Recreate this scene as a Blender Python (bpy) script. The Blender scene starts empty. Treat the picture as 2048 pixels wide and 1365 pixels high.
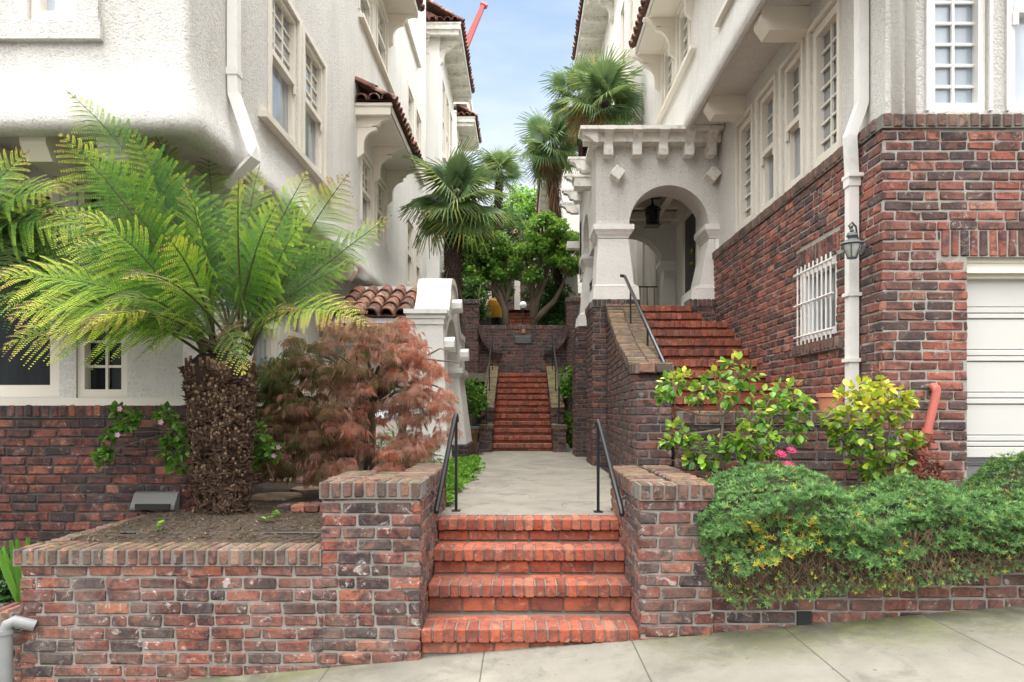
import bpy, math, random
import numpy as np
from mathutils import Vector, Matrix
R = math.radians
random.seed(7); RNG = np.random.default_rng(11)
scn = bpy.context.scene
COL = scn.collection

# ------------------------------------------------------------------ camera, sky, sun, exposure
F, VX, VY, EZ = 1400.0, 1043.0, 820.0, 1.5      # focal length in photo pixels, vanishing point, eye height
cam = bpy.data.cameras.new("camera"); camo = bpy.data.objects.new("camera", cam); COL.objects.link(camo)
cam.sensor_width = 36; cam.lens = F / 2048 * 36
cam.shift_x = -(VX - 1024) / 2048; cam.shift_y = (VY - 682.5) / 2048
camo.location = (0, 0, EZ); camo.rotation_euler = (R(90), 0, 0)
cam.clip_start = 0.05; cam.clip_end = 2000
scn.camera = camo

SUN_EL, SUN_AZ = R(80), R(190)                   # azimuth clockwise from +Y
world = bpy.data.worlds.new("World"); scn.world = world; world.use_nodes = True
wn = world.node_tree; wn.nodes.clear()
wo = wn.nodes.new("ShaderNodeOutputWorld"); wb = wn.nodes.new("ShaderNodeBackground")
sky = wn.nodes.new("ShaderNodeTexSky"); sky.sky_type = 'NISHITA'; sky.sun_disc = False
sky.sun_elevation = SUN_EL; sky.sun_rotation = SUN_AZ; sky.air_density = 1.0; sky.dust_density = 0.6; sky.ozone_density = 1.0
tc = wn.nodes.new("ShaderNodeTexCoord"); mp = wn.nodes.new("ShaderNodeMapping"); mp.inputs['Scale'].default_value = (1.0, 1.0, 3.2)
nz = wn.nodes.new("ShaderNodeTexNoise"); nz.inputs['Scale'].default_value = 2.3; nz.inputs['Detail'].default_value = 7; nz.inputs['Roughness'].default_value = .55
rp = wn.nodes.new("ShaderNodeValToRGB"); rp.color_ramp.elements[0].position = .40; rp.color_ramp.elements[1].position = .72
rp.color_ramp.elements[0].color = (.22, .22, .22, 1); rp.color_ramp.elements[1].color = (.9, .9, .9, 1)
sp = wn.nodes.new("ShaderNodeSeparateXYZ")
mr = wn.nodes.new("ShaderNodeMapRange"); mr.inputs[1].default_value = .50; mr.inputs[2].default_value = .18; mr.inputs[3].default_value = 0; mr.inputs[4].default_value = .55
ad = wn.nodes.new("ShaderNodeMath"); ad.operation = 'ADD'; ad.use_clamp = True
mx = wn.nodes.new("ShaderNodeMix"); mx.data_type = 'RGBA'
mx.inputs[7].default_value = (3.4, 3.7, 4.1, 1)
L = wn.links.new
L(tc.outputs['Generated'], mp.inputs[0]); L(mp.outputs[0], nz.inputs[0]); L(nz.outputs[0], rp.inputs[0])
L(tc.outputs['Generated'], sp.inputs[0]); L(sp.outputs[2], mr.inputs[0])
L(rp.outputs[0], ad.inputs[0]); L(mr.outputs[0], ad.inputs[1]); L(ad.outputs[0], mx.inputs[0])
L(sky.outputs[0], mx.inputs[6])
# thin cloud towards the alley's end, unseen sky brightened overhead to fill the shade
mk = wn.nodes.new("ShaderNodeMapRange"); mk.inputs[1].default_value = .62; mk.inputs[2].default_value = .84
mx2 = wn.nodes.new("ShaderNodeMix"); mx2.data_type = 'RGBA'; 
cz = wn.nodes.new("ShaderNodeMapRange"); cz.inputs[1].default_value = .12; cz.inputs[2].default_value = .92; cz.inputs[3].default_value = 1.4; cz.inputs[4].default_value = 28.0
cc = wn.nodes.new("ShaderNodeCombineXYZ"); L(sp.outputs[2], cz.inputs[0]); [L(cz.outputs[0], cc.inputs[i]) for i in range(3)]; L(cc.outputs[0], mx2.inputs[6])
L(sp.outputs[1], mk.inputs[0]); L(mk.outputs[0], mx2.inputs[0]); L(mx.outputs[2], mx2.inputs[7])
L(mx2.outputs[2], wb.inputs[0]); wb.inputs[1].default_value = 0.15
L(wb.outputs[0], wo.inputs[0])
sl = bpy.data.lights.new("sun", 'SUN'); sl.energy = .5; sl.angle = R(20); sl.color = (1, .95, .87)
so = bpy.data.objects.new("sun", sl); COL.objects.link(so)
sd = Vector((math.sin(SUN_AZ) * math.cos(SUN_EL), math.cos(SUN_AZ) * math.cos(SUN_EL), math.sin(SUN_EL)))
so.rotation_euler = sd.to_track_quat('Z', 'Y').to_euler(); so.location = (0, -10, 20)
scn.view_settings.view_transform = 'Standard'; scn.view_settings.look = 'None'
scn.view_settings.exposure = 0.95; scn.view_settings.gamma = 1
scn.render.engine = 'CYCLES'
scn.cycles.max_bounces = 7; scn.cycles.diffuse_bounces = 5; scn.cycles.glossy_bounces = 3; scn.cycles.transparent_max_bounces = 6
scn.cycles.use_denoising = True

# ------------------------------------------------------------------ pixel helpers (photo pixels -> world)
def P(px, py, Y): return ((px - VX) * Y / F, Y, EZ - (py - VY) * Y / F)
def PX(px, py, X):
    Y = X * F / (px - VX); return (X, Y, EZ - (py - VY) * Y / F)

# ------------------------------------------------------------------ materials
def newmat(name):
    m = bpy.data.materials.new(name); m.use_nodes = True
    nt = m.node_tree; b = nt.nodes["Principled BSDF"]
    return m, nt, b
def N(nt, t, **kw):
    n = nt.nodes.new(t)
    for k, v in kw.items(): setattr(n, k, v)
    return n
def ramp(nt, stops, src):
    r = N(nt, "ShaderNodeValToRGB"); cr = r.color_ramp
    while len(cr.elements) < len(stops): cr.elements.new(.5)
    for e, (p, c) in zip(cr.elements, stops): e.position = p; e.color = (*c, 1) if len(c) == 3 else c
    nt.links.new(src, r.inputs[0]); return r.outputs[0]
def g(v): return (v, v, v)
def noise(nt, scale, detail=4, rough=.55, vec=None, dist=0):
    n = N(nt, "ShaderNodeTexNoise"); n.inputs['Scale'].default_value = scale; n.inputs['Detail'].default_value = detail
    n.inputs['Roughness'].default_value = rough; n.inputs['Distortion'].default_value = dist
    if vec is None:
        c = nt.nodes.get("OC") or N(nt, "ShaderNodeNewGeometry", name="OC"); vec = c.outputs['Position']
    nt.links.new(vec, n.inputs['Vector']); return n.outputs[0]
def mix(nt, a, b, fac, mode='MIX'):
    m = N(nt, "ShaderNodeMix", data_type='RGBA', blend_type=mode)
    for s, i in ((fac, 0), (a, 6), (b, 7)):
        if isinstance(s, (int, float)): m.inputs[i].default_value = s
        elif isinstance(s, tuple): m.inputs[i].default_value = (*s, 1)
        else: nt.links.new(s, m.inputs[i])
    return m.outputs[2]
def bump(nt, b, h, strength, dist, prev=None):
    n = N(nt, "ShaderNodeBump"); n.inputs['Strength'].default_value = strength; n.inputs['Distance'].default_value = dist
    nt.links.new(h, n.inputs['Height'])
    if prev: nt.links.new(prev, n.inputs['Normal'])
    nt.links.new(n.outputs[0], b.inputs['Normal']); return n.outputs[0]
def math_(nt, op, a, b=None, clamp=False):
    m = N(nt, "ShaderNodeMath", operation=op, use_clamp=clamp)
    for i, s in enumerate((a, b)):
        if s is None: continue
        if isinstance(s, (int, float)): m.inputs[i].default_value = s
        else: nt.links.new(s, m.inputs[i])
    return m.outputs[0]
def attr(nt, name='r'):
    a = N(nt, "ShaderNodeAttribute", attribute_name=name); return a.outputs['Fac']

def mat_stucco(name, col, dirt=.35, lump=1.0, scale=1.0):
    m, nt, b = newmat(name)
    big = noise(nt, 1.1, 5, .6); streak_map = N(nt, "ShaderNodeMapping"); streak_map.inputs['Scale'].default_value = (5, 5, .5)
    geo = nt.nodes["OC"]; nt.links.new(geo.outputs['Position'], streak_map.inputs[0])
    st = noise(nt, 1.0, 5, .65, streak_map.outputs[0])
    fine = noise(nt, 42 * scale, 3, .6); mid = noise(nt, 18 * scale, 3, .55)
    vor = N(nt, "ShaderNodeTexVoronoi"); vor.inputs['Scale'].default_value = 48 * scale; nt.links.new(geo.outputs['Position'], vor.inputs[0])
    d = math_(nt, 'MULTIPLY', ramp(nt, [(.50, g(0)), (.72, g(1))], st), dirt * .8)
    c = mix(nt, col, (.40, .37, .31), d)
    c = mix(nt, c, tuple(x * .88 for x in col), math_(nt, 'MULTIPLY', ramp(nt, [(.35, g(1)), (.6, g(0))], big), .5))
    speck = ramp(nt, [(.30, g(1)), (.44, g(0))], fine)     # darker specks where the fine noise is low
    c = mix(nt, c, (.46, .43, .38), math_(nt, 'MULTIPLY', speck, .55 * lump))
    nt.links.new(c, b.inputs['Base Color']); b.inputs['Roughness'].default_value = .9; b.inputs['Specular IOR Level'].default_value = .2
    n1 = bump(nt, b, noise(nt, 62 * scale, 4, .75), .8 * lump, .022)
    n2 = bump(nt, b, vor.outputs['Distance'], .35 * lump, .012, n1)
    bump(nt, b, mid, .28 * lump, .03, n2)
    return m
def mat_plain(name, col, rough=.5, var=.12, bs=.1, sc=30, metal=0, dirt=None):
    m, nt, b = newmat(name)
    n = noise(nt, 3.5, 6, .65)
    c = mix(nt, tuple(x * (1 - var) for x in col), tuple(min(1, x * (1 + var * .6)) for x in col), n)
    if dirt:
        d = noise(nt, 9, 8, .7, dist=.4)
        c = mix(nt, c, dirt[:3], math_(nt, 'MULTIPLY', ramp(nt, [(.5, g(0)), (.68, g(1))], d), dirt[3]))
    nt.links.new(c, b.inputs['Base Color']); b.inputs['Roughness'].default_value = rough; b.inputs['Metallic'].default_value = metal
    if bs: bump(nt, b, noise(nt, sc, 4, .6), bs, .01)
    return m
def mat_brick(name, pal, eff=.35, moss=0, film=(.30, .27, .26), filmamt=.25, soot=.85):
    m, nt, b = newmat(name)
    r = attr(nt)
    c = ramp(nt, pal, r)
    geo = nt.nodes.get("OC") or N(nt, "ShaderNodeNewGeometry", name="OC")
    # each brick gets its own blotches: shift the noise by the brick's number
    cmb = N(nt, "ShaderNodeCombineXYZ"); off = math_(nt, 'MULTIPLY', r, 37.0)
    for i in range(3): nt.links.new(off, cmb.inputs[i])
    va = N(nt, "ShaderNodeVectorMath", operation='ADD'); nt.links.new(geo.outputs['Position'], va.inputs[0]); nt.links.new(cmb.outputs[0], va.inputs[1])
    bl = noise(nt, 9, 4, .7, va.outputs[0], .5)
    c = mix(nt, c, (.032, .024, .026), math_(nt, 'MULTIPLY', ramp(nt, [(.46, g(0)), (.60, g(1))], bl), soot))
    bl2 = noise(nt, 14, 4, .7, va.outputs[0])
    c = mix(nt, c, (.40, .13, .06), math_(nt, 'MULTIPLY', ramp(nt, [(.55, g(0)), (.75, g(1))], bl2), .55))
    fl = noise(nt, 4.5, 8, .75, None, .3)
    c = mix(nt, c, film, math_(nt, 'MULTIPLY', ramp(nt, [(.42, g(0)), (.75, g(1))], fl), filmamt * 2))
    ef = noise(nt, 13, 9, .78, None, .8)
    c = mix(nt, c, (.62, .58, .55), math_(nt, 'MULTIPLY', ramp(nt, [(.565, g(0)), (.64, g(1))], ef), eff))
    wd = noise(nt, 1.1, 6, .7, None, .4)               # broad damp and soot patches
    c = mix(nt, c, (.055, .045, .042), math_(nt, 'MULTIPLY', ramp(nt, [(.50, g(0)), (.66, g(1))], wd), .42))
    spk = noise(nt, 120, 3, .7)
    c = mix(nt, c, (.03, .025, .025), math_(nt, 'MULTIPLY', ramp(nt, [(.30, g(1)), (.42, g(0))], spk), .45))
    if moss:
        ms = noise(nt, 6, 8, .7)
        up = N(nt, "ShaderNodeSeparateXYZ"); nt.links.new(geo.outputs['Normal'], up.inputs[0])
        f = math_(nt, 'MULTIPLY', ramp(nt, [(.42, g(0)), (.62, g(1))], ms), moss)
        f = math_(nt, 'MULTIPLY', f, math_(nt, 'ADD', math_(nt, 'MULTIPLY', up.outputs[2], .8, True), .15))
        c = mix(nt, c, (.17, .16, .045), f)
    nt.links.new(c, b.inputs['Base Color']); b.inputs['Roughness'].default_value = .82; b.inputs['Specular IOR Level'].default_value = .3
    n1 = bump(nt, b, noise(nt, 55, 6, .7), .55, .012)
    bump(nt, b, noise(nt, 16, 3, .6), .35, .02, n1)
    return m
def mat_leaf(name, stops, trans=.3, rough=.45, hue=0, spec=.4):
    m, nt, b = newmat(name)
    a = attr(nt); oi = N(nt, "ShaderNodeObjectInfo")
    f = math_(nt, 'ADD', a, math_(nt, 'MULTIPLY', math_(nt, 'SUBTRACT', oi.outputs['Random'], .5), hue), True)
    c = ramp(nt, stops, f)
    nt.links.new(c, b.inputs['Base Color']); b.inputs['Roughness'].default_value = rough; b.inputs['Specular IOR Level'].default_value = spec
    t = N(nt, "ShaderNodeBsdfTranslucent"); nt.links.new(mix(nt, c, (1, 1, .35), .12), t.inputs[0])
    ms = N(nt, "ShaderNodeMixShader"); ms.inputs[0].default_value = trans
    nt.links.new(b.outputs[0], ms.inputs[1]); nt.links.new(t.outputs[0], ms.inputs[2])
    nt.links.new(ms.outputs[0], nt.nodes["Material Output"].inputs[0]); return m
def mat_glass(name, col, rough=.06, var=.5, coat=.4):
    m, nt, b = newmat(name)
    mpn = N(nt, "ShaderNodeMapping"); mpn.inputs['Scale'].default_value = (6, 6, .7)
    geo = N(nt, "ShaderNodeNewGeometry", name="OC"); nt.links.new(geo.outputs['Position'], mpn.inputs[0])
    n = noise(nt, 1.2, 3, .5, mpn.outputs[0])
    nt.links.new(ramp(nt, [(.35, tuple(x * (1 - var) for x in col)), (.65, col)], n), b.inputs['Base Color'])
    b.inputs['Roughness'].default_value = rough; b.inputs['Specular IOR Level'].default_value = .5 + coat; b.inputs['Coat Weight'].default_value = coat
    b.inputs['Coat Roughness'].default_value = .03
    return m

RED = [(0, (.040, .028, .030)), (.22, (.080, .043, .036)), (.42, (.14, .050, .036)), (.65, (.19, .058, .042)), (.88, (.25, .078, .050)), (1, (.31, .13, .08))]
DRK = [(0, (.035, .028, .032)), (.3, (.07, .038, .040)), (.6, (.115, .045, .040)), (.85, (.18, .058, .045)), (1, (.24, .10, .06))]
STP = [(0, (.22, .055, .035)), (.3, (.36, .083, .042)), (.7, (.46, .112, .055)), (1, (.47, .16, .095))]
CAPC = [(0, (.060, .042, .042)), (.3, (.125, .064, .055)), (.6, (.185, .082, .062)), (.85, (.24, .115, .08)), (1, (.27, .17, .125))]
M = dict(
    stucco=mat_stucco("white_roughcast", (.78, .76, .715), .35, 1.15),
    stucco_soft=mat_stucco("white_stucco", (.80, .775, .73), .3, .5, .8),
    stucco_far=mat_stucco("far_white_stucco", (.78, .76, .72), .35, .35),
    trim=mat_plain("cream_paint", (.74, .69, .60), .5, .08, .05, 40),
    white=mat_plain("white_paint", (.80, .785, .75), .5, .07, .08, 30, dirt=(.40, .38, .33, .25)),
    worn=mat_plain("weathered_white_paint", (.74, .72, .66), .7, .12, .25, 30, dirt=(.22, .20, .17, .55)),
    brick=mat_brick("red_clinker_brick", [(p, tuple(x * 1.35 for x in q)) for p, q in RED], .4, 0, (.30, .22, .20), .15, .8),
    brick_front=mat_brick("planter_brick", RED, .55, 0, (.26, .21, .18), .30),
    brick_left=mat_brick("sooty_brick", [(p, tuple(x * 1.15 for x in c)) for p, c in RED], .3, 0, (.07, .06, .065), .35),
    brick_dark=mat_brick("dark_clinker_brick", DRK, .3, .15, (.2, .17, .17), .3),
    brick_cap=mat_brick("coping_brick", CAPC, .3, .4, (.22, .18, .14), .3),
    brick_moss=mat_brick("mossy_coping_brick", [(p, tuple(x * .7 for x in q)) for p, q in CAPC], .1, .9, (.24, .22, .13), .4),
    brick_step=mat_brick("red_step_brick", STP, .30, 0, (.20, .11, .085), .35, .5),
    mortar_black=mat_plain("sooty_mortar", (.075, .07, .065), .95, .4, .5, 60, dirt=(.16, .15, .14, .5)),
    mortar_cream=mat_plain("cream_mortar", (.37, .345, .31), .95, .3, .5, 60, dirt=(.13, .12, .11, .55)),
    mortar=mat_plain("grey_mortar", (.19, .175, .155), .95, .3, .5, 60, dirt=(.10, .09, .08, .5)),
    mortar_pale=mat_plain("pale_mortar", (.27, .25, .225), .95, .25, .5, 60, dirt=(.10, .095, .09, .7)),
    mortar_dark=mat_plain("dark_mortar", (.17, .155, .145), .95, .3, .5, 60, dirt=(.06, .05, .05, .5)),
    mortar_step=mat_plain("stair_mortar", (.19, .165, .135), .95, .3, .5, 60),
    iron=mat_plain("black_painted_iron", (.012, .013, .015), .32, .3, .05, 60),
    iron_worn=mat_plain("grey_worn_iron", (.10, .105, .11), .5, .3, .2, 80),
    galv=mat_plain("grey_pipe", (.22, .225, .225), .55, .2, .1, 20, dirt=(.15, .14, .13, .4)),
    pinkpipe=mat_plain("salmon_painted_pipe", (.50, .13, .10), .5, .12, .05, 30, dirt=(.3, .08, .06, .4)),
    tile=mat_brick("terracotta_tile", [(0, (.13, .06, .05)), (.4, (.34, .125, .08)), (.75, (.46, .20, .13)), (1, (.50, .29, .20))], .2, .2, (.12, .10, .09), .4),
    pot=mat_plain("terracotta_pot", (.47, .18, .10), .8, .2, .3, 40, dirt=(.5, .35, .28, .4)),
    soil=mat_plain("garden_soil", (.055, .038, .027), 1, .5, 1, 25, dirt=(.11, .08, .04, .6)),
    flag=mat_plain("sandstone_flag", (.42, .31, .22), .9, .3, .4, 20, dirt=(.2, .13, .09, .6)),
    glass=mat_glass("window_glass", (.30, .34, .37)),
    glass_dark=mat_glass("dark_window_glass", (.022, .027, .030), coat=0),
    glass_blue=mat_glass("obscured_glass", (.36, .42, .48), .25, .2),
    curtain=mat_glass("curtained_glass", (.52, .58, .66), .15, .3),
    dark=mat_plain("near_black", (.02, .02, .02), .9, 0, 0),
    door=mat_plain("charcoal_door", (.03, .03, .035), .4, .2, 0),
    brass=mat_plain("brass", (.55, .36, .09), .35, .1, 0, metal=1),
    bark=mat_plain("grey_bark", (.16, .12, .085), .95, .4, .8, 40, dirt=(.22, .20, .14, .4)),
)
def m_lamp():
    m, nt, b = newmat("opal_globe"); b.inputs['Base Color'].default_value = (.85, .86, .88, 1); b.inputs['Roughness'].default_value = .25
    b.inputs['Subsurface Weight'].default_value = .3; b.inputs['Subsurface Radius'].default_value = (.1, .1, .1); return m
M['globe'] = m_lamp()

# ------------------------------------------------------------------ mesh accumulator
class G:
    def __init__(s): s.V = []; s.L = []; s.S = []; s.Mi = []; s.Rv = []; s.n = 0
    def add(s, V, Fc, mi=0, r=.5):
        V = np.asarray(V, float).reshape(-1, 3)
        if isinstance(Fc, np.ndarray):
            k = Fc.shape[1]; m = Fc.shape[0]; s.L.append((Fc + s.n).ravel()); s.S.append(np.full(m, k))
        else:
            m = len(Fc); s.L.append(np.array([i + s.n for f in Fc for i in f])); s.S.append(np.array([len(f) for f in Fc]))
        s.V.append(V); s.n += len(V)
        s.Mi.append(np.full(m, mi)); s.Rv.append(np.broadcast_to(np.asarray(r, float), (m,)).copy())
    def quad(s, a, b, c, d, mi=0, r=.5): s.add([a, b, c, d], [(0, 1, 2, 3)], mi, r)
    def box(s, x0, x1, y0, y1, z0, z1, mi=0, r=.5):
        V = [(x, y, z) for x in (x0, x1) for y in (y0, y1) for z in (z0, z1)]
        s.add(V, [(0, 1, 3, 2), (4, 6, 7, 5), (0, 4, 5, 1), (2, 3, 7, 6), (0, 2, 6, 4), (1, 5, 7, 3)], mi, r)
    def obox(s, O, u, v, w, mi=0, r=.5):          # corner O, three edge vectors
        O, u, v, w = map(np.array, (O, u, v, w))
        V = [O + a * u + b * v + c * w for a in (0, 1) for b in (0, 1) for c in (0, 1)]
        s.add(V, [(0, 1, 3, 2), (4, 6, 7, 5), (0, 4, 5, 1), (2, 3, 7, 6), (0, 2, 6, 4), (1, 5, 7, 3)], mi, r)
    def cb(s, C, H, B=.006, Rm=None, r=None, mi=0, jit=0.0):   # many bevelled boxes
        C = np.asarray(C, float).reshape(-1, 3); n = len(C); H = np.broadcast_to(np.asarray(H, float), (n, 3))
        B = np.minimum(B, H.min(axis=1) * .8)[:, None]
        sg = np.array([(x, y, z) for x in (-1, 1) for y in (-1, 1) for z in (-1, 1)], float)
        V = np.zeros((n, 24, 3))
        for i in range(8):
            for a in range(3):
                p = (H - B) * sg[i]; p = p.copy(); p[:, a] = H[:, a] * sg[i, a]; V[:, i * 3 + a] = p
        if jit: V += RNG.normal(0, jit, V.shape)
        if Rm is not None:
            Rm = np.asarray(Rm, float)
            V = np.einsum('nij,nkj->nki', Rm, V) if Rm.ndim == 3 else V @ Rm.T
        V += C[:, None, :]
        q, t = CBF
        off = (np.arange(n) * 24)[:, None, None]
        rr = RNG.random(n) if r is None else np.broadcast_to(np.asarray(r, float), (n,))
        base = s.n
        s.V.append(V.reshape(-1, 3)); s.n += n * 24
        s.L.append((q[None] + off + base).ravel()); s.S.append(np.full(n * len(q), 4)); s.Mi.append(np.full(n * len(q), mi)); s.Rv.append(np.repeat(rr, len(q)))
        s.L.append((t[None] + off + base).ravel()); s.S.append(np.full(n * len(t), 3)); s.Mi.append(np.full(n * len(t), mi)); s.Rv.append(np.repeat(rr, len(t)))
    def inst(s, T, Fc, C, Rm, sc, r=.5, mi=0):     # template verts T, faces Fc (array), positions, rotations (n,3,3), scale
        C = np.asarray(C, float); n = len(C); Fc = np.asarray(Fc)
        sc = np.asarray(sc, float); sc = np.broadcast_to(sc.reshape(-1, 1) if sc.ndim == 1 else sc, (n, sc.shape[-1] if sc.ndim == 2 else 1))
        V = np.einsum('nij,nkj->nki', Rm, T[None] * sc[:, None, :]) + C[:, None, :]
        off = (np.arange(n) * len(T))[:, None, None] + s.n
        s.V.append(V.reshape(-1, 3)); s.n += n * len(T)
        s.L.append((Fc[None] + off).ravel()); s.S.append(np.full(n * len(Fc), Fc.shape[1])); s.Mi.append(np.full(n * len(Fc), mi))
        s.Rv.append(np.repeat(np.broadcast_to(np.asarray(r, float), (n,)), len(Fc)))
    def tube(s, pts, rad, k=8, mi=0, r=.5, cap=True, sq=False):
        pts = [Vector(p) for p in pts]; n = len(pts)
        if not hasattr(rad, '__len__'): rad = [rad] * n
        V = []; t0 = (pts[1] - pts[0]).normalized(); up = Vector((0, 0, 1)) if abs(t0.z) < .95 else Vector((0, 1, 0))
        a = t0.cross(up).normalized()
        for i, p in enumerate(pts):
            t = (pts[min(i + 1, n - 1)] - pts[max(i - 1, 0)]).normalized()
            a = (a - t * a.dot(t)).normalized(); b = t.cross(a)
            for j in range(k):
                th = 2 * math.pi * (j + (.5 if sq else 0)) / k; V.append(tuple(p + (a * math.cos(th) + b * math.sin(th)) * rad[i]))
        Fc = [(i * k + j, i * k + (j + 1) % k, (i + 1) * k + (j + 1) % k, (i + 1) * k + j) for i in range(n - 1) for j in range(k)]
        if cap: Fc += [tuple(range(k))[::-1], tuple((n - 1) * k + j for j in range(k))]
        s.add(V, Fc, mi, r)
    def lathe(s, C, prof, k=20, mi=0, r=.5, ax=None):   # prof [(radius, z)]
        C = np.array(C, float); V = []
        for (q, z) in prof:
            for j in range(k):
                th = 2 * math.pi * j / k; V.append((q * math.cos(th), q * math.sin(th), z))
        V = np.array(V)
        if ax is not None: V = V @ np.array(Vector(ax).to_track_quat('Z', 'Y').to_matrix()).T
        n = len(prof)
        Fc = [(i * k + j, i * k + (j + 1) % k, (i + 1) * k + (j + 1) % k, (i + 1) * k + j) for i in range(n - 1) for j in range(k)]
        if prof[0][0] > 1e-5: Fc.append(tuple(range(k))[::-1])
        if prof[-1][0] > 1e-5: Fc.append(tuple((n - 1) * k + j for j in range(k)))
        s.add(V + C, Fc, mi, r)
    def prism(s, pts, O, a, b, c, mi=0, r=.5):     # 2D polygon mapped O + p0*a + p1*b, extruded by c
        O, a, b, c = (np.array(q, float) for q in (O, a, b, c)); n = len(pts)
        V = [O + p[0] * a + p[1] * b for p in pts]; V += [v + c for v in V]
        Fc = [tuple(range(n))[::-1], tuple(range(n, 2 * n))] + [(i, (i + 1) % n, n + (i + 1) % n, n + i) for i in range(n)]
        s.add(V, Fc, mi, r)
    def build(s, name, mats, parent=None, smooth=False, root=None):
        V = np.concatenate(s.V) if s.V else np.zeros((0, 3)); Lp = np.concatenate(s.L).astype(np.int32); S = np.concatenate(s.S).astype(np.int32)
        if parent is not None:
            q = parent
            while q.parent: q = q.parent
            V = V - np.array(q.location)
        elif root is not None: V = V - np.array(root)
        me = bpy.data.meshes.new(name); me.vertices.add(len(V)); me.vertices.foreach_set("co", V.astype(np.float32).ravel())
        me.loops.add(len(Lp)); me.loops.foreach_set("vertex_index", Lp)
        me.polygons.add(len(S)); st = np.concatenate([[0], np.cumsum(S)[:-1]]).astype(np.int32)
        me.polygons.foreach_set("loop_start", st); me.polygons.foreach_set("loop_total", S)
        me.polygons.foreach_set("material_index", np.concatenate(s.Mi).astype(np.int32))
        me.update(calc_edges=True)
        me.polygons.foreach_set("use_smooth", np.full(len(S), bool(smooth)))
        at = me.attributes.new("r", 'FLOAT', 'FACE'); at.data.foreach_set("value", np.concatenate(s.Rv).astype(np.float32))
        if not isinstance(mats, (list, tuple)): mats = [mats]
        for m in mats: me.materials.append(m)
        me.validate(); 
        o = bpy.data.objects.new(name, me); COL.objects.link(o)
        if parent is not None: o.parent = parent
        elif root is not None: o.location = root
        if smooth == 'auto':
            me.set_sharp_from_angle(angle=R(38))
        return o
def _cbf():
    ix = {}; sg = [(x, y, z) for x in (-1, 1) for y in (-1, 1) for z in (-1, 1)]
    for i, s_ in enumerate(sg): ix[s_] = i
    q = []; t = []
    def nrm(f):
        pts = []
        for k in f:
            s_ = sg[k // 3]; p = np.array(s_, float) * .8; p[k % 3] = s_[k % 3]; pts.append(p)
        n = np.cross(pts[1] - pts[0], pts[2] - pts[0]); c = sum(pts) / len(pts)
        return f if np.dot(n, c) > 0 else f[::-1]
    for a in range(3):
        b, c = [x for x in range(3) if x != a]
        for sa in (-1, 1):
            f = []
            for sb, sc in ((-1, -1), (1, -1), (1, 1), (-1, 1)):
                s_ = [0, 0, 0]; s_[a] = sa; s_[b] = sb; s_[c] = sc; f.append(ix[tuple(s_)] * 3 + a)
            q.append(nrm(f))
    for a in range(3):
        b, c = [x for x in range(3) if x != a]
        for sb in (-1, 1):
            for sc in (-1, 1):
                s0 = [0, 0, 0]; s0[a] = -1; s0[b] = sb; s0[c] = sc; s1 = list(s0); s1[a] = 1
                i0, i1 = ix[tuple(s0)], ix[tuple(s1)]
                q.append(nrm([i0 * 3 + b, i1 * 3 + b, i1 * 3 + c, i0 * 3 + c]))
    for i in range(8): t.append(nrm([i * 3, i * 3 + 1, i * 3 + 2]))
    return np.array(q), np.array(t)
CBF = _cbf()

def empty(name, loc, label, cat, group=None):
    o = bpy.data.objects.new(name, None); COL.objects.link(o); o.location = loc; o.empty_display_size = .2
    o['label'] = label; o['category'] = cat
    if group: o['group'] = group
    return o
def tag(o, label, cat, group=None, kind=None):
    if label: o['label'] = label
    if cat: o['category'] = cat
    if group: o['group'] = group
    if kind: o['kind'] = kind
    return o
def struct(o): o['kind'] = 'structure'; return o
def copy_tree(o, parent=None):
    c = o.copy(); COL.objects.link(c); c.parent = parent
    for ch in o.children: copy_tree(ch, c)
    return c

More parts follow.
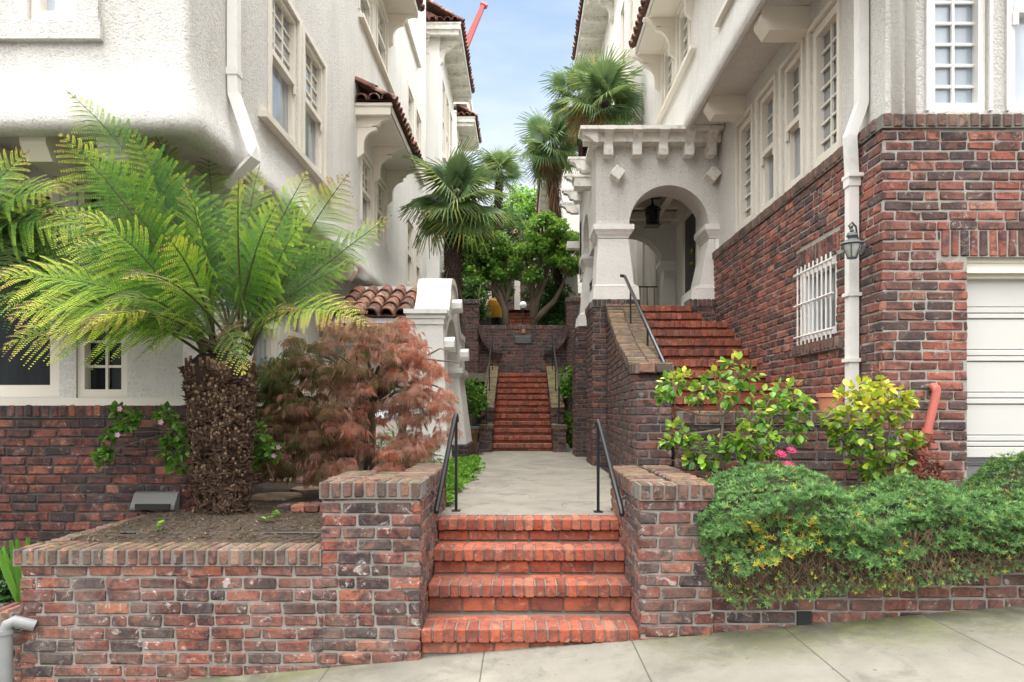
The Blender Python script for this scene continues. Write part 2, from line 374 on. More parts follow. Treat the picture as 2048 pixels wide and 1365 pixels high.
# ------------------------------------------------------------------ brickwork
CH, BL = .0785, .215
class Path:
    def __init__(s, pts):
        s.p = [np.array(q, float) for q in pts]; s.d = [0]
        for a, b in zip(s.p, s.p[1:]): s.d.append(s.d[-1] + float(np.linalg.norm(b - a)))
        s.len = s.d[-1]
    def at(s, u):
        u = min(max(u, 0), s.len); i = 0
        while i < len(s.p) - 2 and u > s.d[i + 1]: i += 1
        t = (s.p[i + 1] - s.p[i]) / (s.d[i + 1] - s.d[i]); return s.p[i] + t * (u - s.d[i]), t
def bricks(gm, pts, z0, z1, mort=1, top=None, bot=None, holes=(), proud=.009, thick=.12, back=True, soldier=None, mi=0, skip=()):
    """running bond face along an xy polyline; outward normal is to the right of travel (t rotated -90 deg)"""
    pa = Path(pts) if not isinstance(pts, Path) else pts
    C = []; H = []; Rm = []; rr = []
    def put(ua, ub, va, vb, r=None):
        if ub - ua < .02 or vb - va < .018: return
        uc = (ua + ub) / 2; p, t = pa.at(uc); n = np.array((t[1], -t[0]))
        d = .05; j = random.uniform(-.002, .004)
        c = p + n * (proud - d + j)
        C.append((c[0], c[1], (va + vb) / 2)); H.append(((ub - ua) / 2, d, (vb - va) / 2))
        a = random.gauss(0, .006); tt = np.array((t[0], t[1], 0)); zz = np.array((0, 0, 1.))
        uu = tt * math.cos(a) + zz * math.sin(a); vv = -tt * math.sin(a) + zz * math.cos(a)
        Rm.append(np.stack([uu, np.array((n[0], n[1], 0)), vv], axis=1)); rr.append(random.random() if r is None else r)
    row = 0; z = z0
    while z < z1 - .01:
        off = (row % 2) * BL / 2 + random.uniform(-.02, .02); u = -off
        za, zb = z + .0055, z + CH - .0055
        while u < pa.len:
            ln = BL * (.5 if random.random() < .16 else 1) + random.uniform(-.008, .008)
            ua, ub = max(u + .0055, -.009), min(u + ln - .0055, pa.len + .009)
            segs = [(ua, ub)]
            for (h0, h1, k0, k1) in list(holes) + list(skip):
                if (za + zb) / 2 > k0 and (za + zb) / 2 < k1:
                    ns = []
                    for (a, b) in segs:
                        if b <= h0 or a >= h1: ns.append((a, b))
                        else:
                            if a < h0: ns.append((a, h0))
                            if b > h1: ns.append((h1, b))
                    segs = ns
            for (a, b) in segs:
                um = (a + b) / 2; lo, hi = za, min(zb, z1)
                if top: hi = min(hi, top(um))
                if bot: lo = max(lo, bot(um))
                if hi > lo: put(a, b, lo + random.uniform(-.003, .003), hi + random.uniform(-.003, .003))
            u += ln
        z += CH; row += 1
    if soldier:
        for (u0, u1, v0, v1) in soldier:
            k = max(1, round((u1 - u0) / .075)); w = (u1 - u0) / k
            for i in range(k): put(u0 + i * w + .006, u0 + (i + 1) * w - .006, v0, v1)
    if C: gm.cb(C, H, .009, Rm, rr, mi, .0026)
    # mortar body
    us = sorted(set([0, pa.len] + list(pa.d) + [h[0] for h in holes if h[0] > 0] + [h[1] for h in holes if h[1] < pa.len] +
                    (list(np.linspace(0, pa.len, 24)) if (top or bot) else [])))
    for a, b in zip(us, us[1:]):
        if b - a < 1e-4: continue
        um = (a + b) / 2; spans = [(z0, z1)]
        for (h0, h1, k0, k1) in holes:
            if h0 <= um <= h1:
                ns = []
                for (lo, hi) in spans:
                    if hi <= k0 or lo >= k1: ns.append((lo, hi))
                    else:
                        if lo < k0: ns.append((lo, k0))
                        if hi > k1: ns.append((k1, hi))
                spans = ns
        for (lo, hi) in spans:
            lo = [lo if not bot else max(lo, bot(q) - .01) for q in (a, b)]; hi = [hi if not top else min(hi, top(q) - .004) for q in (a, b)]
            pp = []
            for q, l_, h_ in ((a, lo[0], hi[0]), (b, lo[1], hi[1])):
                p, t = pa.at(q + (1e-5 if q == a else -1e-5)); n = np.array((t[1], -t[0])); e = p - n * thick
                pp += [(p[0], p[1], l_), (p[0], p[1], h_), (e[0], e[1], l_), (e[0], e[1], h_)]
            gm.add(pp, [(0, 4, 5, 1), (2, 3, 7, 6), (1, 5, 7, 3), (0, 2, 6, 4), (0, 1, 3, 2), (4, 6, 7, 5)], mort)
def coping(gm, p0, p1, z, w=.22, h=.10, over=.03, pitch=.072, mi=0, mort=1, dz=0.0, bev=.010, zf=None):
    """rowlock bricks laid across the wall along p0->p1 (outer face to the right of travel), w deep, top at z"""
    p0, p1 = np.array(p0, float), np.array(p1, float); t = p1 - p0; ln = np.linalg.norm(t); t /= ln; n = np.array((t[1], -t[0]))
    k = max(1, round(ln / pitch)); pw = ln / k; C = []; H = []
    rws = max(1, round(w / .22)); rw = w / rws
    Rm = np.stack([np.array((t[0], t[1], 0)), np.array((n[0], n[1], 0)), np.array((0, 0, 1.))], axis=1)
    for q in range(rws):
        for i in range(k):
            f = (i + .5) / k; c = p0 + t * (i + .5) * pw + n * (over - rw * (q + .5) + random.uniform(-.004, .004))
            zz = (zf(f) if zf else z + dz * f) - h / 2 + random.uniform(-.003, .003)
            C.append((c[0], c[1], zz)); H.append((pw / 2 - .0055 + random.uniform(-.002, .001), rw / 2 - .004, h / 2))
    gm.cb(C, H, bev, Rm, None, mi, .0018)
    for i in range(k):
        f0, f1 = i / k, (i + 1) / k
        a = p0 + t * ln * f0 + n * (over - .012); b = p0 + t * ln * f1 + n * (over - .012); c = b - n * (w - .02); d = a - n * (w - .02)
        za = (zf(f0) if zf else z + dz * f0) - .008; zb = (zf(f1) if zf else z + dz * f1) - .008
        V = [(a[0], a[1], za), (b[0], b[1], zb), (c[0], c[1], zb), (d[0], d[1], za)]; V += [(x, y, q - h) for x, y, q in V]
        gm.add(V, [(0, 1, 2, 3), (4, 7, 6, 5), (0, 4, 5, 1), (2, 6, 7, 3), (0, 3, 7, 4), (1, 5, 6, 2)], mort)

# ------------------------------------------------------------------ walls with openings, columns of wall, windows, awnings
def wall(gm, O, u, n, W, Ht, holes=(), depth=.12, mi=0, sub=0):
    """sheet at O spanned by unit u (horizontal) and z with reveals going back by depth"""
    O, u, n = (np.array(q, float) for q in (O, u, n)); z = np.array((0, 0, 1.))
    us = sorted(set([0, W] + [h[i] for h in holes for i in (0, 1)])); vs = sorted(set([0, Ht] + [h[i] for h in holes for i in (2, 3)]))
    pt = lambda a, b, d=0: O + u * a + z * b - n * d
    for a, b in zip(us, us[1:]):
        for c, d in zip(vs, vs[1:]):
            if any(h[0] <= (a + b) / 2 <= h[1] and h[2] <= (c + d) / 2 <= h[3] for h in holes): continue
            gm.quad(pt(a, c), pt(b, c), pt(b, d), pt(a, d), mi)
    for (a, b, c, d) in holes:
        for p, q in (((a, c), (b, c)), ((b, c), (b, d)), ((b, d), (a, d)), ((a, d), (a, c))):
            gm.quad(pt(*p), pt(*q), pt(*q, depth), pt(*p, depth), mi)
def colwall(gm, O, u, n, t, us, lo, hi, mi=0):
    """solid wall of thickness t behind the face, bounded below by lo(u) and above by hi(u), sampled"""
    O, u, n = (np.array(q, float) for q in (O, u, n)); z = np.array((0, 0, 1.)); k = len(us)
    A = [O + u * us[i] + z * lo[i] for i in range(k)]; B = [O + u * us[i] + z * hi[i] for i in range(k)]
    V = A + B + [p - n * t for p in A] + [p - n * t for p in B]; Fc = []
    for i in range(k - 1):
        if us[i + 1] - us[i] > 1e-6:
            Fc += [(i, i + 1, k + i + 1, k + i), (2 * k + i + 1, 2 * k + i, 3 * k + i, 3 * k + i + 1)]
        if abs(lo[i + 1] - lo[i]) + us[i + 1] - us[i] > 1e-6: Fc.append((i + 1, i, 2 * k + i, 2 * k + i + 1))
        if abs(hi[i + 1] - hi[i]) + us[i + 1] - us[i] > 1e-6: Fc.append((k + i, k + i + 1, 3 * k + i + 1, 3 * k + i))
    Fc += [(0, k, 3 * k, 2 * k), (k - 1, 3 * k - 1, 4 * k - 1, 2 * k - 1)]
    gm.add(V, Fc, mi)
def arch_samples(W, uc, r, spring, base, top, seg=20, rz=None):
    rz = rz or r
    us = [0, uc - r, uc - r]; lo = [base, base, spring]
    for i in range(1, seg):
        th = math.pi * (1 - i / seg); us.append(uc + r * math.cos(th)); lo.append(spring + rz * math.sin(th))
    us += [uc + r, uc + r, W]; lo += [spring, base, base]
    return us, lo, [top(x) if callable(top) else top for x in us]
def window(parent, O, u, n, w, h, cols=2, rows=4, style='casement', depth=.09, fw=.055, glass='glass', casing=.07, mt='trim', upper=None, name='window'):
    """O: bottom-left corner of the opening on the wall face"""
    O, u, n = (np.array(q, float) for q in (O, u, n)); z = np.array((0, 0, 1.)); gm = G()
    def bar(a, b, c, d, f, k): gm.obox(O + u * a + z * c + n * k, u * (b - a), z * (d - c), n * (f - k))     # from plane k (inner) to f
    if casing:
        c = casing
        for q in ((-c, -.004, -.0, h + .004), (w + .004, w + c, -.0, h + .004), (-c, w + c, h + .004, h + c)): bar(*q, .022, .001)
    bar(.003, fw, .003, h - .003, -.02, -depth); bar(w - fw, w - .003, .003, h - .003, -.02, -depth); bar(fw, w - fw, .003, fw * 1.25, -.021, -depth); bar(fw, w - fw, h - fw, h - .003, -.021, -depth)
    g0, g1 = fw, w - fw
    def lattice(v0, v1, c_, r_, pl):
        m = .011
        for i in range(1, c_): x = g0 + (g1 - g0) * i / c_; bar(x - m, x + m, v0, v1, pl + .014, pl - .01)
        for j in range(1, r_): y = v0 + (v1 - v0) * j / r_; bar(g0, g1, y - m, y + m, pl + .011, pl - .012)
    if style == 'double':
        mid = h * .5; bar(g0, g1, mid - .03, mid + .03, -.012, -depth + .002)
        lattice(mid + .03, h - fw, cols, rows, -depth + .02)
        bar(g0, g0 + .03, fw, mid, -.045, -depth); bar(g1 - .03, g1, fw, mid, -.045, -depth)
        bar(g0 - .01, g0 + .035, mid - .13, mid - .03, -.006, -.03); bar(g1 - .035, g1 + .01, mid - .13, mid - .03, -.006, -.03)
    elif style == 'casement': lattice(fw, h - fw, cols, rows, -depth + .03)
    wo_ = gm.build(name, M[mt], parent)
    gg = G(); q = O - n * (depth - .012)
    gg.quad(q + u * (fw * .5) + z * fw * .5, q + u * (w - fw * .5) + z * fw * .5, q + u * (w - fw * .5) + z * (h - fw * .5), q + u * fw * .5 + z * (h - fw * .5))
    gg.build('pane', M[glass], wo_); return wo_
def ogee(L_, h, k=6):      # rafter-tail profile in (out, z) with top at z=0
    p = [(0, 0), (L_, 0), (L_, -h * .22)]
    for i in range(k + 1):
        a = math.pi / 2 * i / k; p.append((L_ - L_ * .30 * math.sin(a), -h * .22 - h * .42 * (1 - math.cos(a))))
    for i in range(1, k + 1):
        a = math.pi / 2 * i / k; p.append((L_ * .70 - L_ * .18 * (1 - math.cos(a)), -h * .64 - h * .22 * math.sin(a)))
    p += [(L_ * .46, -h * .86), (L_ * .46, -h), (0, -h)]
    return p
def tiles(gm, O, e, s_, cols, rows, pitch=.2, ln=.36, r=.085, mi=0):
    O, e, s_ = (np.array(q, float) for q in (O, e, s_)); nn = np.cross(e, s_); nn /= np.linalg.norm(nn)
    if nn[2] < 0: nn = -nn
    seg = 8; T = []
    for y, k in ((0, 1.0), (ln + .04, .85)):
        for q in (1.0, .80):
            for i in range(seg + 1):
                a = math.pi * i / seg; T.append((math.cos(a) * r * k * q, y, math.sin(a) * r * k * q + (0 if y == 0 else -.018)))
    m = seg + 1; Fc = []
    for i in range(seg):
        Fc += [(i, i + 1, 2 * m + i + 1, 2 * m + i), (m + i, i + 0, i + 1, m + i + 1), (m + i + 1, m + i, 3 * m + i, 3 * m + i + 1)]
    Fc = np.array(Fc); T = np.array(T); Rm0 = np.stack([e, s_, nn], axis=1); C = []; Rs = []
    for c in range(cols):
        for q in range(rows):
            a = random.gauss(0, .02); Rz = np.array(((math.cos(a), -math.sin(a), 0), (math.sin(a), math.cos(a), 0), (0, 0, 1)))
            C.append(O + e * (c + .5) * pitch + s_ * (q * ln + random.uniform(-.02, .02)) + nn * (.02 + random.uniform(-.006, .008))); Rs.append(Rm0 @ Rz)
    gm.inst(T, Fc, np.array(C), np.array(Rs), np.ones(len(C)), RNG.random(len(C)), mi)
    a = O - nn * .0; W = cols * pitch; Ls = rows * ln      # the pans and bedding under the covers
    gm.quad(a, a + e * W, a + e * W + s_ * Ls, a + s_ * Ls, mi, .1)
def bracket(gm, O, out, side, scale=1.0, th=.09, mi=0):
    """scroll bracket: horizontal arm over a curved knee; O on the wall at arm top, out = outward unit, side = thickness dir"""
    O, out, side = (np.array(q, float) for q in (O, out, side)); z = np.array((0, 0, 1.)); s = scale
    gm.prism([(p[0], p[1]) for p in ogee(.50 * s, .15 * s)], O - side * th / 2, out, z, side * th, mi)
    pr = [(0, 0), (.30 * s, 0), (.30 * s, -.05 * s)]
    for i in range(9):
        a = math.pi / 2 * i / 8; pr.append((.30 * s - .20 * s * math.sin(a), -.05 * s - .22 * s * (1 - math.cos(a))))
    pr += [(.10 * s, -.40 * s), (0, -.48 * s)]
    gm.prism(pr, O - side * th * .4 - z * .15 * s, out, z, side * th * .8, mi)
def beam_end(gm, O, out, side, L_=.45, w=.17, h=.2, mi=0):     # square beam with chamfered lower end
    O, out, side = (np.array(q, float) for q in (O, out, side)); z = np.array((0, 0, 1.))
    gm.prism([(0, 0), (L_, 0), (L_, -h * .5), (L_ - h * .35, -h), (0, -h)], O - side * w / 2, out, z, side * w, mi)
def sweep(gm, base, prof, mi=0):
    """base: list of (x,y, nx,ny) with outward offset dirs; prof: list of (out, z)"""
    V = [(x + nx * o, y + ny * o, z) for (x, y, nx, ny) in base for (o, z) in prof]; k = len(prof)
    Fc = [(i * k + j, (i + 1) * k + j, (i + 1) * k + j + 1, i * k + j + 1) for i in range(len(base) - 1) for j in range(k - 1)]
    gm.add(V, Fc, mi)
# =================================================================== THE SETTING
SL = .088                                             # the pavement climbs to the right
def sw(x): return -.005 + SL * x
X3, Y3, Z3 = np.eye(3)

def mat_pavement(name, col, joints=(), moss=0, cracks=0):
    m, nt, b = newmat(name)
    geo = N(nt, "ShaderNodeNewGeometry", name="OC"); sx = N(nt, "ShaderNodeSeparateXYZ"); nt.links.new(geo.outputs['Position'], sx.inputs[0])
    c = mix(nt, tuple(x * .68 for x in col), tuple(x * 1.15 for x in col), ramp(nt, [(.3, g(0)), (.7, g(1))], noise(nt, 1.7, 7, .65)))
    c = mix(nt, c, tuple(x * .45 for x in col), math_(nt, 'MULTIPLY', ramp(nt, [(.30, g(1)), (.44, g(0))], noise(nt, 150, 3, .7)), .5))
    c = mix(nt, c, tuple(x * .48 for x in col), math_(nt, 'MULTIPLY', ramp(nt, [(.53, g(0)), (.70, g(1))], noise(nt, 3.2, 8, .72, None, .5)), .8))
    v = N(nt, "ShaderNodeTexVoronoi"); v.inputs['Scale'].default_value = 5.5; nt.links.new(geo.outputs['Position'], v.inputs[0])
    c = mix(nt, c, (.07, .062, .05), math_(nt, 'MULTIPLY', ramp(nt, [(.045, g(1)), (.075, g(0))], v.outputs['Distance']), .65))
    if moss:
        e = math_(nt, 'SUBTRACT', 1.0, math_(nt, 'MULTIPLY', math_(nt, 'SUBTRACT', 4.42, sx.outputs[1]), 1.5))
        side = math_(nt, 'MULTIPLY', math_(nt, 'SUBTRACT', math_(nt, 'ABSOLUTE', math_(nt, 'ADD', sx.outputs[0], .15)), .75), 1.5, True)
        f = math_(nt, 'MULTIPLY', math_(nt, 'MULTIPLY', e, side, True), ramp(nt, [(.36, g(0)), (.56, g(1))], noise(nt, 2.6, 7, .7)))
        c = mix(nt, c, (.105, .115, .022), math_(nt, 'MULTIPLY', f, moss * 1.25, True))
        f2 = math_(nt, 'MULTIPLY', math_(nt, 'MULTIPLY', e, side, True), ramp(nt, [(.43, g(0)), (.56, g(1))], noise(nt, 3.7, 7, .7, None, .4)))
        c = mix(nt, c, (.07, .065, .05), math_(nt, 'MULTIPLY', f2, .85, True))
    h = None
    for j in joints:
        d = math_(nt, 'ABSOLUTE', math_(nt, 'SUBTRACT', sx.outputs[0], j)); l = math_(nt, 'LESS_THAN', d, .0045)
        h = l if h is None else math_(nt, 'MAXIMUM', h, l)
    if h is not None: c = mix(nt, c, (.05, .05, .04), math_(nt, 'MULTIPLY', h, .85))
    if cracks:
        mpn = N(nt, "ShaderNodeMapping"); mpn.inputs['Scale'].default_value = (.8, 1.1, 1); nt.links.new(geo.outputs['Position'], mpn.inputs[0])
        va = N(nt, "ShaderNodeVectorMath", operation='ADD'); nt.links.new(mpn.outputs[0], va.inputs[0])
        nn = N(nt, "ShaderNodeTexNoise"); nn.inputs['Scale'].default_value = 2.2; nn.inputs['Detail'].default_value = 6; nt.links.new(geo.outputs['Position'], nn.inputs[0])
        sc = N(nt, "ShaderNodeVectorMath", operation='SCALE'); sc.inputs['Scale'].default_value = .7; nt.links.new(nn.outputs['Color'], sc.inputs[0]); nt.links.new(sc.outputs[0], va.inputs[1])
        v = N(nt, "ShaderNodeTexVoronoi", feature='DISTANCE_TO_EDGE'); v.inputs['Scale'].default_value = .75; nt.links.new(va.outputs[0], v.inputs[0])
        c = mix(nt, c, (.06, .055, .045), math_(nt, 'MULTIPLY', ramp(nt, [(.0, g(1)), (.012, g(0))], v.outputs['Distance']), cracks))
        gr = math_(nt, 'MULTIPLY', math_(nt, 'SUBTRACT', sx.outputs[1], 10.5), .25, True)
        c = mix(nt, c, (.17, .17, .09), math_(nt, 'MULTIPLY', gr, ramp(nt, [(.4, g(0)), (.65, g(.6))], noise(nt, 2, 6, .7))))
    nt.links.new(c, b.inputs['Base Color']); b.inputs['Roughness'].default_value = .88
    bump(nt, b, noise(nt, 130, 4, .7), .25, .004); return m
M['pavement'] = mat_pavement("pavement_concrete", (.205, .19, .155), (-.235, .69, 1.64, 2.52, 3.4, -1.2), .8)
M['path'] = mat_pavement("path_concrete", (.25, .225, .185), (), 0, .5)
M['asphalt'] = mat_plain("asphalt", (.05, .05, .05), .9, .2, .5, 80)

def sheet(name, x0, x1, y0, y1, zf, mat, nx=1, ny=1, thick=0):
    gm = G(); xs = np.linspace(x0, x1, nx + 1); ys = np.linspace(y0, y1, ny + 1)
    V = [(x, y, zf(x, y)) for y in ys for x in xs]
    gm.add(V, [(j * (nx + 1) + i, j * (nx + 1) + i + 1, (j + 1) * (nx + 1) + i + 1, (j + 1) * (nx + 1) + i) for j in range(ny) for i in range(nx)])
    if thick:
        for a, b in (((x0, y0), (x1, y0)), ((x1, y0), (x1, y1)), ((x1, y1), (x0, y1)), ((x0, y1), (x0, y0))):
            gm.quad((*a, zf(*a)), (*b, zf(*b)), (*b, zf(*b) - thick), (*a, zf(*a) - thick))
    return struct(gm.build(name, mat, smooth=nx > 4))
sheet('ground', -400, 400, -300, 500, lambda x, y: -.62 + .06 * x if abs(x) < 60 else -.62 + .06 * 60 * (1 if x > 0 else -1), M['soil'], 20, 4)
sheet('road', -60, 60, -8, 1.9, lambda x, y: -.17 + SL * x, M['asphalt'])
sheet('sidewalk', -12, 14, 2.0, 4.46, lambda x, y: sw(x), M['pavement'], 1, 1, .16)
sheet('path', -.75, 1.12, 5.47, 14.3, lambda x, y: .678, M['path'], 1, 1, .12)
def soilz(x, y): return min(.60 + (y - 4.55) * .35, .645) + .022 * math.sin(x * 3.1 + y) * math.sin(y * 2.3) * min(1, (y - 4.5)) + .035 * min(1, max(0, y - 6)) + .008 * math.sin(x * 17) * math.sin(y * 19 + x * 5) + .06 * math.exp(-((x + 2.2) ** 2 + (y - 5.3) ** 2) * 3)
def soilr(x, y): return .68 + .02 * math.sin(x * 3.1 + y)
sheet('planting_bed', -3.0, -.70, 4.56, 18.0, lambda x, y: soilz(x, y) - (.02 if x > -.9 else 0), M['soil'], 40, 120)
sheet('planting_bed', 1.2, 4.6, 4.6, 5.55, lambda x, y: .72 + .06 * (x - 1.2) + .1 * (y - 4.6), M['soil'], 20, 8)
sheet('terrace', -6, 6, 18.45, 34, lambda x, y: 3.55, M['path'], 1, 1, .2)
sheet('upper_ground', -9, 9, 26.6, 60, lambda x, y: 5.3 + (y - 26.6) * .12, M['soil'], 4, 20)
sheet('landing', -3.5, 2.8, 17.25, 18.3, lambda x, y: 2.40, M['path'], 1, 1, .2)

# ------------------------------------------------------------------ steps
def step(parent, x0, x1, yf, depth, z, rise, shape='step', body_to=None):
    gm = G(); h = .085
    k = max(1, round((x1 - x0) / .0735)); w = (x1 - x0) / k
    C = [(x0 + (i + .5) * w, yf + .10 + random.uniform(-.004, .004), z - h / 2 + random.uniform(-.002, .002)) for i in range(k)]
    gm.cb(C, [(w / 2 - .0055, .10, h / 2)], .006, None, None, 0, .0014)
    if depth > .26:                                   # stretcher course behind the nosing
        q = max(1, round((x1 - x0) / .215)); ww = (x1 - x0) / q
        n = int(max(1, round((depth - .18) / .11)))
        for r_ in range(n):
            C = [(x0 + (i + .5) * ww, yf + .215 + .105 * r_ + .045, z - .035 - .003) for i in range(q)]
            gm.cb(C, [(ww / 2 - .006, .047, .035)], .005, None, None, 0, .001)
    q = max(1, round((x1 - x0) / .218)); ww = (x1 - x0) / q   # riser course under the nosing
    hr = max(.02, (rise - h) / 2 - .007)
    C = [(x0 + (i + .5) * ww, yf + .035 + .05, z - h - (rise - h) / 2) for i in range(q)]
    gm.cb(C, [(ww / 2 - .006, .05, hr)], .004, None, None, 0, .001)
    gm.box(x0 + .002, x1 - .002, yf + .05, yf + max(depth, .2) + .12, z - rise - .35, z - .010, 1)
    gm.box(x0 + .003, x1 - .003, yf + .012, yf + .19, z - h + .008, z - .009, 1)
    return gm.build(shape, [M['brick_step'], M['mortar_step']], parent)
st = empty('brick_stairs', (.055, 4.38, 0), 'short flight of four red brick steps rising from the pavement', 'stairs')
for i, (yf, z) in enumerate(((4.38, .127), (4.70, .325), (4.98, .508), (5.26, .678))):
    step(st, -.632, .742, yf, (.32, .28, .28, .20)[i], z, (.17, .195, .183, .17)[i])
st = empty('brick_stairs', (.02, 13.9, .68), 'straight flight of red brick steps between mossy cheek walls at the end of the path', 'stairs')
for i in range(12):
    step(st, -.576, .616, 13.9 + .3 * i, .3 if i < 11 else .25, .68 + .1435 * (i + 1), .1435)
st = empty('brick_stairs', (2.1, 5.75, .68), 'wide flight of red brick steps climbing to the arched porch', 'stairs')
for i in range(15):
    Y = 10.2 - .3 * i; z = 3.02 - .153 * i
    xl = 1.40 + (Y - 6) * (.32 / 4.2); xr = 2.49 if i == 0 else (2.56 if i == 1 else 2.835)
    step(st, xl, xr, Y, .3, z, .153)
st = empty('brick_stairs', (-.14, 24.2, 3.55), 'distant red brick steps seen between the tree trunks on the terrace', 'stairs')
for i in range(11): step(st, -.60, .42, 24.2 + .28 * i, .28, 3.55 + .165 * (i + 1), .165)

# ------------------------------------------------------------------ front planter walls
def botf(x0): return lambda u: sw(x0 + u) - .02
pw = empty('planter_wall', (-1.9, 4.5, 0), 'low brick planter wall with a square pier left of the front steps', 'wall')
gm = G()
bricks(gm, [(-3.125, 4.38), (-1.245, 4.38)], -.33, .533, 1, bot=botf(-3.125), thick=.22)
bricks(gm, [(-1.245, 4.38), (-.64, 4.38)], -.33, .953, 1, bot=botf(-1.245), thick=.20)
bricks(gm, [(-.64, 4.385), (-.64, 5.86)], -.10, .953, 1, thick=.2)
bricks(gm, [(-3.125, 5.85), (-3.125, 4.385)], -.6, .533, 1, thick=.2)
bricks(gm, [(-1.245, 5.08), (-1.245, 4.385)], .45, .953, 1, thick=.2)
bricks(gm, [(-.64, 5.86), (-.91, 5.86)], .5, .953, 1, thick=.2)
bricks(gm, [(-.91, 5.86), (-.91, 5.1)], .5, .953, 1, thick=.1)
gm.box(-1.13, -.76, 4.5, 5.0, .2, .94, 1)
gm.build('wall_face', [M['brick_front'], M['mortar_pale']], pw)
gm = G(); coping(gm, (-3.17, 4.38), (-1.25, 4.38), .633, .24); coping(gm, (-3.125, 5.88), (-3.125, 4.60), .633, .24)
gm.build('coping', [M['brick_cap'], M['mortar']], pw)
gm = G(); coping(gm, (-1.26, 4.38), (-.625, 4.38), 1.053, .22); coping(gm, (-.64, 4.58), (-.64, 5.88), 1.053, .26)
coping(gm, (-1.245, 5.09), (-1.245, 4.58), 1.053, .24)
gm.cb([(-.945 + dx * .0, 4.62 + .073 * i, 1.0) for i in range(7) for dx in (0,)], [(.085, .031, .05)], .01, None, None, 0, .002)
gm.build('pier_coping', [M['brick_cap'], M['mortar']], pw)

pw = empty('planter_wall', (2.4, 4.5, 0), 'low brick planter wall with a broad pier right of the front steps, hedge spilling over it', 'wall')
gm = G()
hx = (1610 - 1043) * 4.38 / 1400; hz = EZ - (1247 - 820) * 4.38 / 1400
bricks(gm, [(.75, 4.38), (1.19, 4.38)], -.08, .943, 1, bot=botf(.75), thick=.2)
bricks(gm, [(1.19, 4.40), (5.2, 4.40)], -.08, .74, 1, bot=botf(1.19), thick=.2, skip=[(hx - 1.19 - .05, hx - 1.19 + .045, hz - .06, hz + .07)])
bricks(gm, [(.745, 5.78), (.745, 4.385)], -.08, .943, 1, thick=.2)
bricks(gm, [(1.19, 4.385), (1.19, 5.78)], .6, .943, 1, thick=.2)
gm.box(hx - .045, hx + .045, 4.386, 4.40, hz - .06, hz + .07, 2)  # dark plate paints the shade inside the weep hole
gm.build('wall_face', [M['brick_front'], M['mortar_pale'], M['dark']], pw)
gm = G(); coping(gm, (.735, 4.38), (1.20, 4.38), 1.04, .22); coping(gm, (.745, 5.80), (.745, 4.60), 1.04, .24); coping(gm, (1.19, 4.60), (1.19, 5.80), 1.04, .23)
gm.build('pier_coping', [M['brick_cap'], M['mortar']], pw)
gm = G(); coping(gm, (1.22, 4.40), (5.2, 4.40), .80, .22, dz=.05); gm.build('coping', [M['brick_cap'], M['mortar']], pw)

pw = empty('low_wall', (-4.2, 4.5, -.4), 'lower brick wall behind the grey drainpipe at the bottom left corner', 'wall')
gm = G(); bricks(gm, [(-6.0, 4.42), (-3.13, 4.42)], -.7, .13, 1, bot=botf(-6.0)); coping(gm, (-6.0, 4.42), (-3.14, 4.42), .23, .24)
gm.build('wall_face', [M['brick_front'], M['mortar']], pw)

# ------------------------------------------------------------------ raised bed wall, stringer wall
bw = empty('raised_bed_wall', (2.1, 5.7, .7), 'dark brick wall with a thick coping behind the two camellia shrubs', 'wall')
gm = G(); bricks(gm, [(1.30, 5.62), (2.85, 5.62)], .62, 1.385, 1, thick=.2); bricks(gm, [(1.30, 5.9), (1.30, 5.625)], .62, 1.385, 1, thick=.2)
gm.build('wall_face', [M['brick_dark'], M['mortar_dark']], bw)
gm = G(); coping(gm, (1.29, 5.62), (2.83, 5.62), 1.49, .24, .105, .03, .10); gm.build('coping', [M['brick_cap'], M['mortar_dark']], bw)

sp_L = [(1.25, 10.25), (1.235, 9.6), (1.20, 9.0), (1.155, 8.2), (1.115, 7.4), (1.085, 6.9), (1.075, 6.5)]
sp_R = [(1.66, 10.25), (1.62, 9.6), (1.58, 9.0), (1.52, 8.2), (1.45, 7.4), (1.41, 6.9), (1.385, 6.5)]
def stz(Y):      # top of the curved stringer wall
    pts = [(6.4, 1.93), (6.9, 1.95), (7.15, 2.03), (8.1, 2.26), (9.2, 2.60), (9.8, 2.83), (10.1, 3.02), (10.4, 3.06)]
    return float(np.interp(Y, *zip(*pts)))
sw_ = empty('stair_wall', (1.3, 8.3, .68), 'sweeping curved brick side wall of the porch stairs with a sloping coping', 'wall')
gm = G(); pl = Path(sp_L); pr = Path(sp_R[::-1])
bricks(gm, sp_L, .66, 3.1, 1, top=lambda u: stz(pl.at(u)[0][1]) - .10, thick=.14)
bricks(gm, sp_R[::-1], .66, 3.1, 1, top=lambda u: stz(pr.at(u)[0][1]) - .10, thick=.14)
bricks(gm, [(1.075, 6.5), (1.385, 6.5)], .66, 1.83, 1, thick=.2)
gm.build('wall_face', [M['brick_dark'], M['mortar']], sw_)
gm = G(); n_ = 46
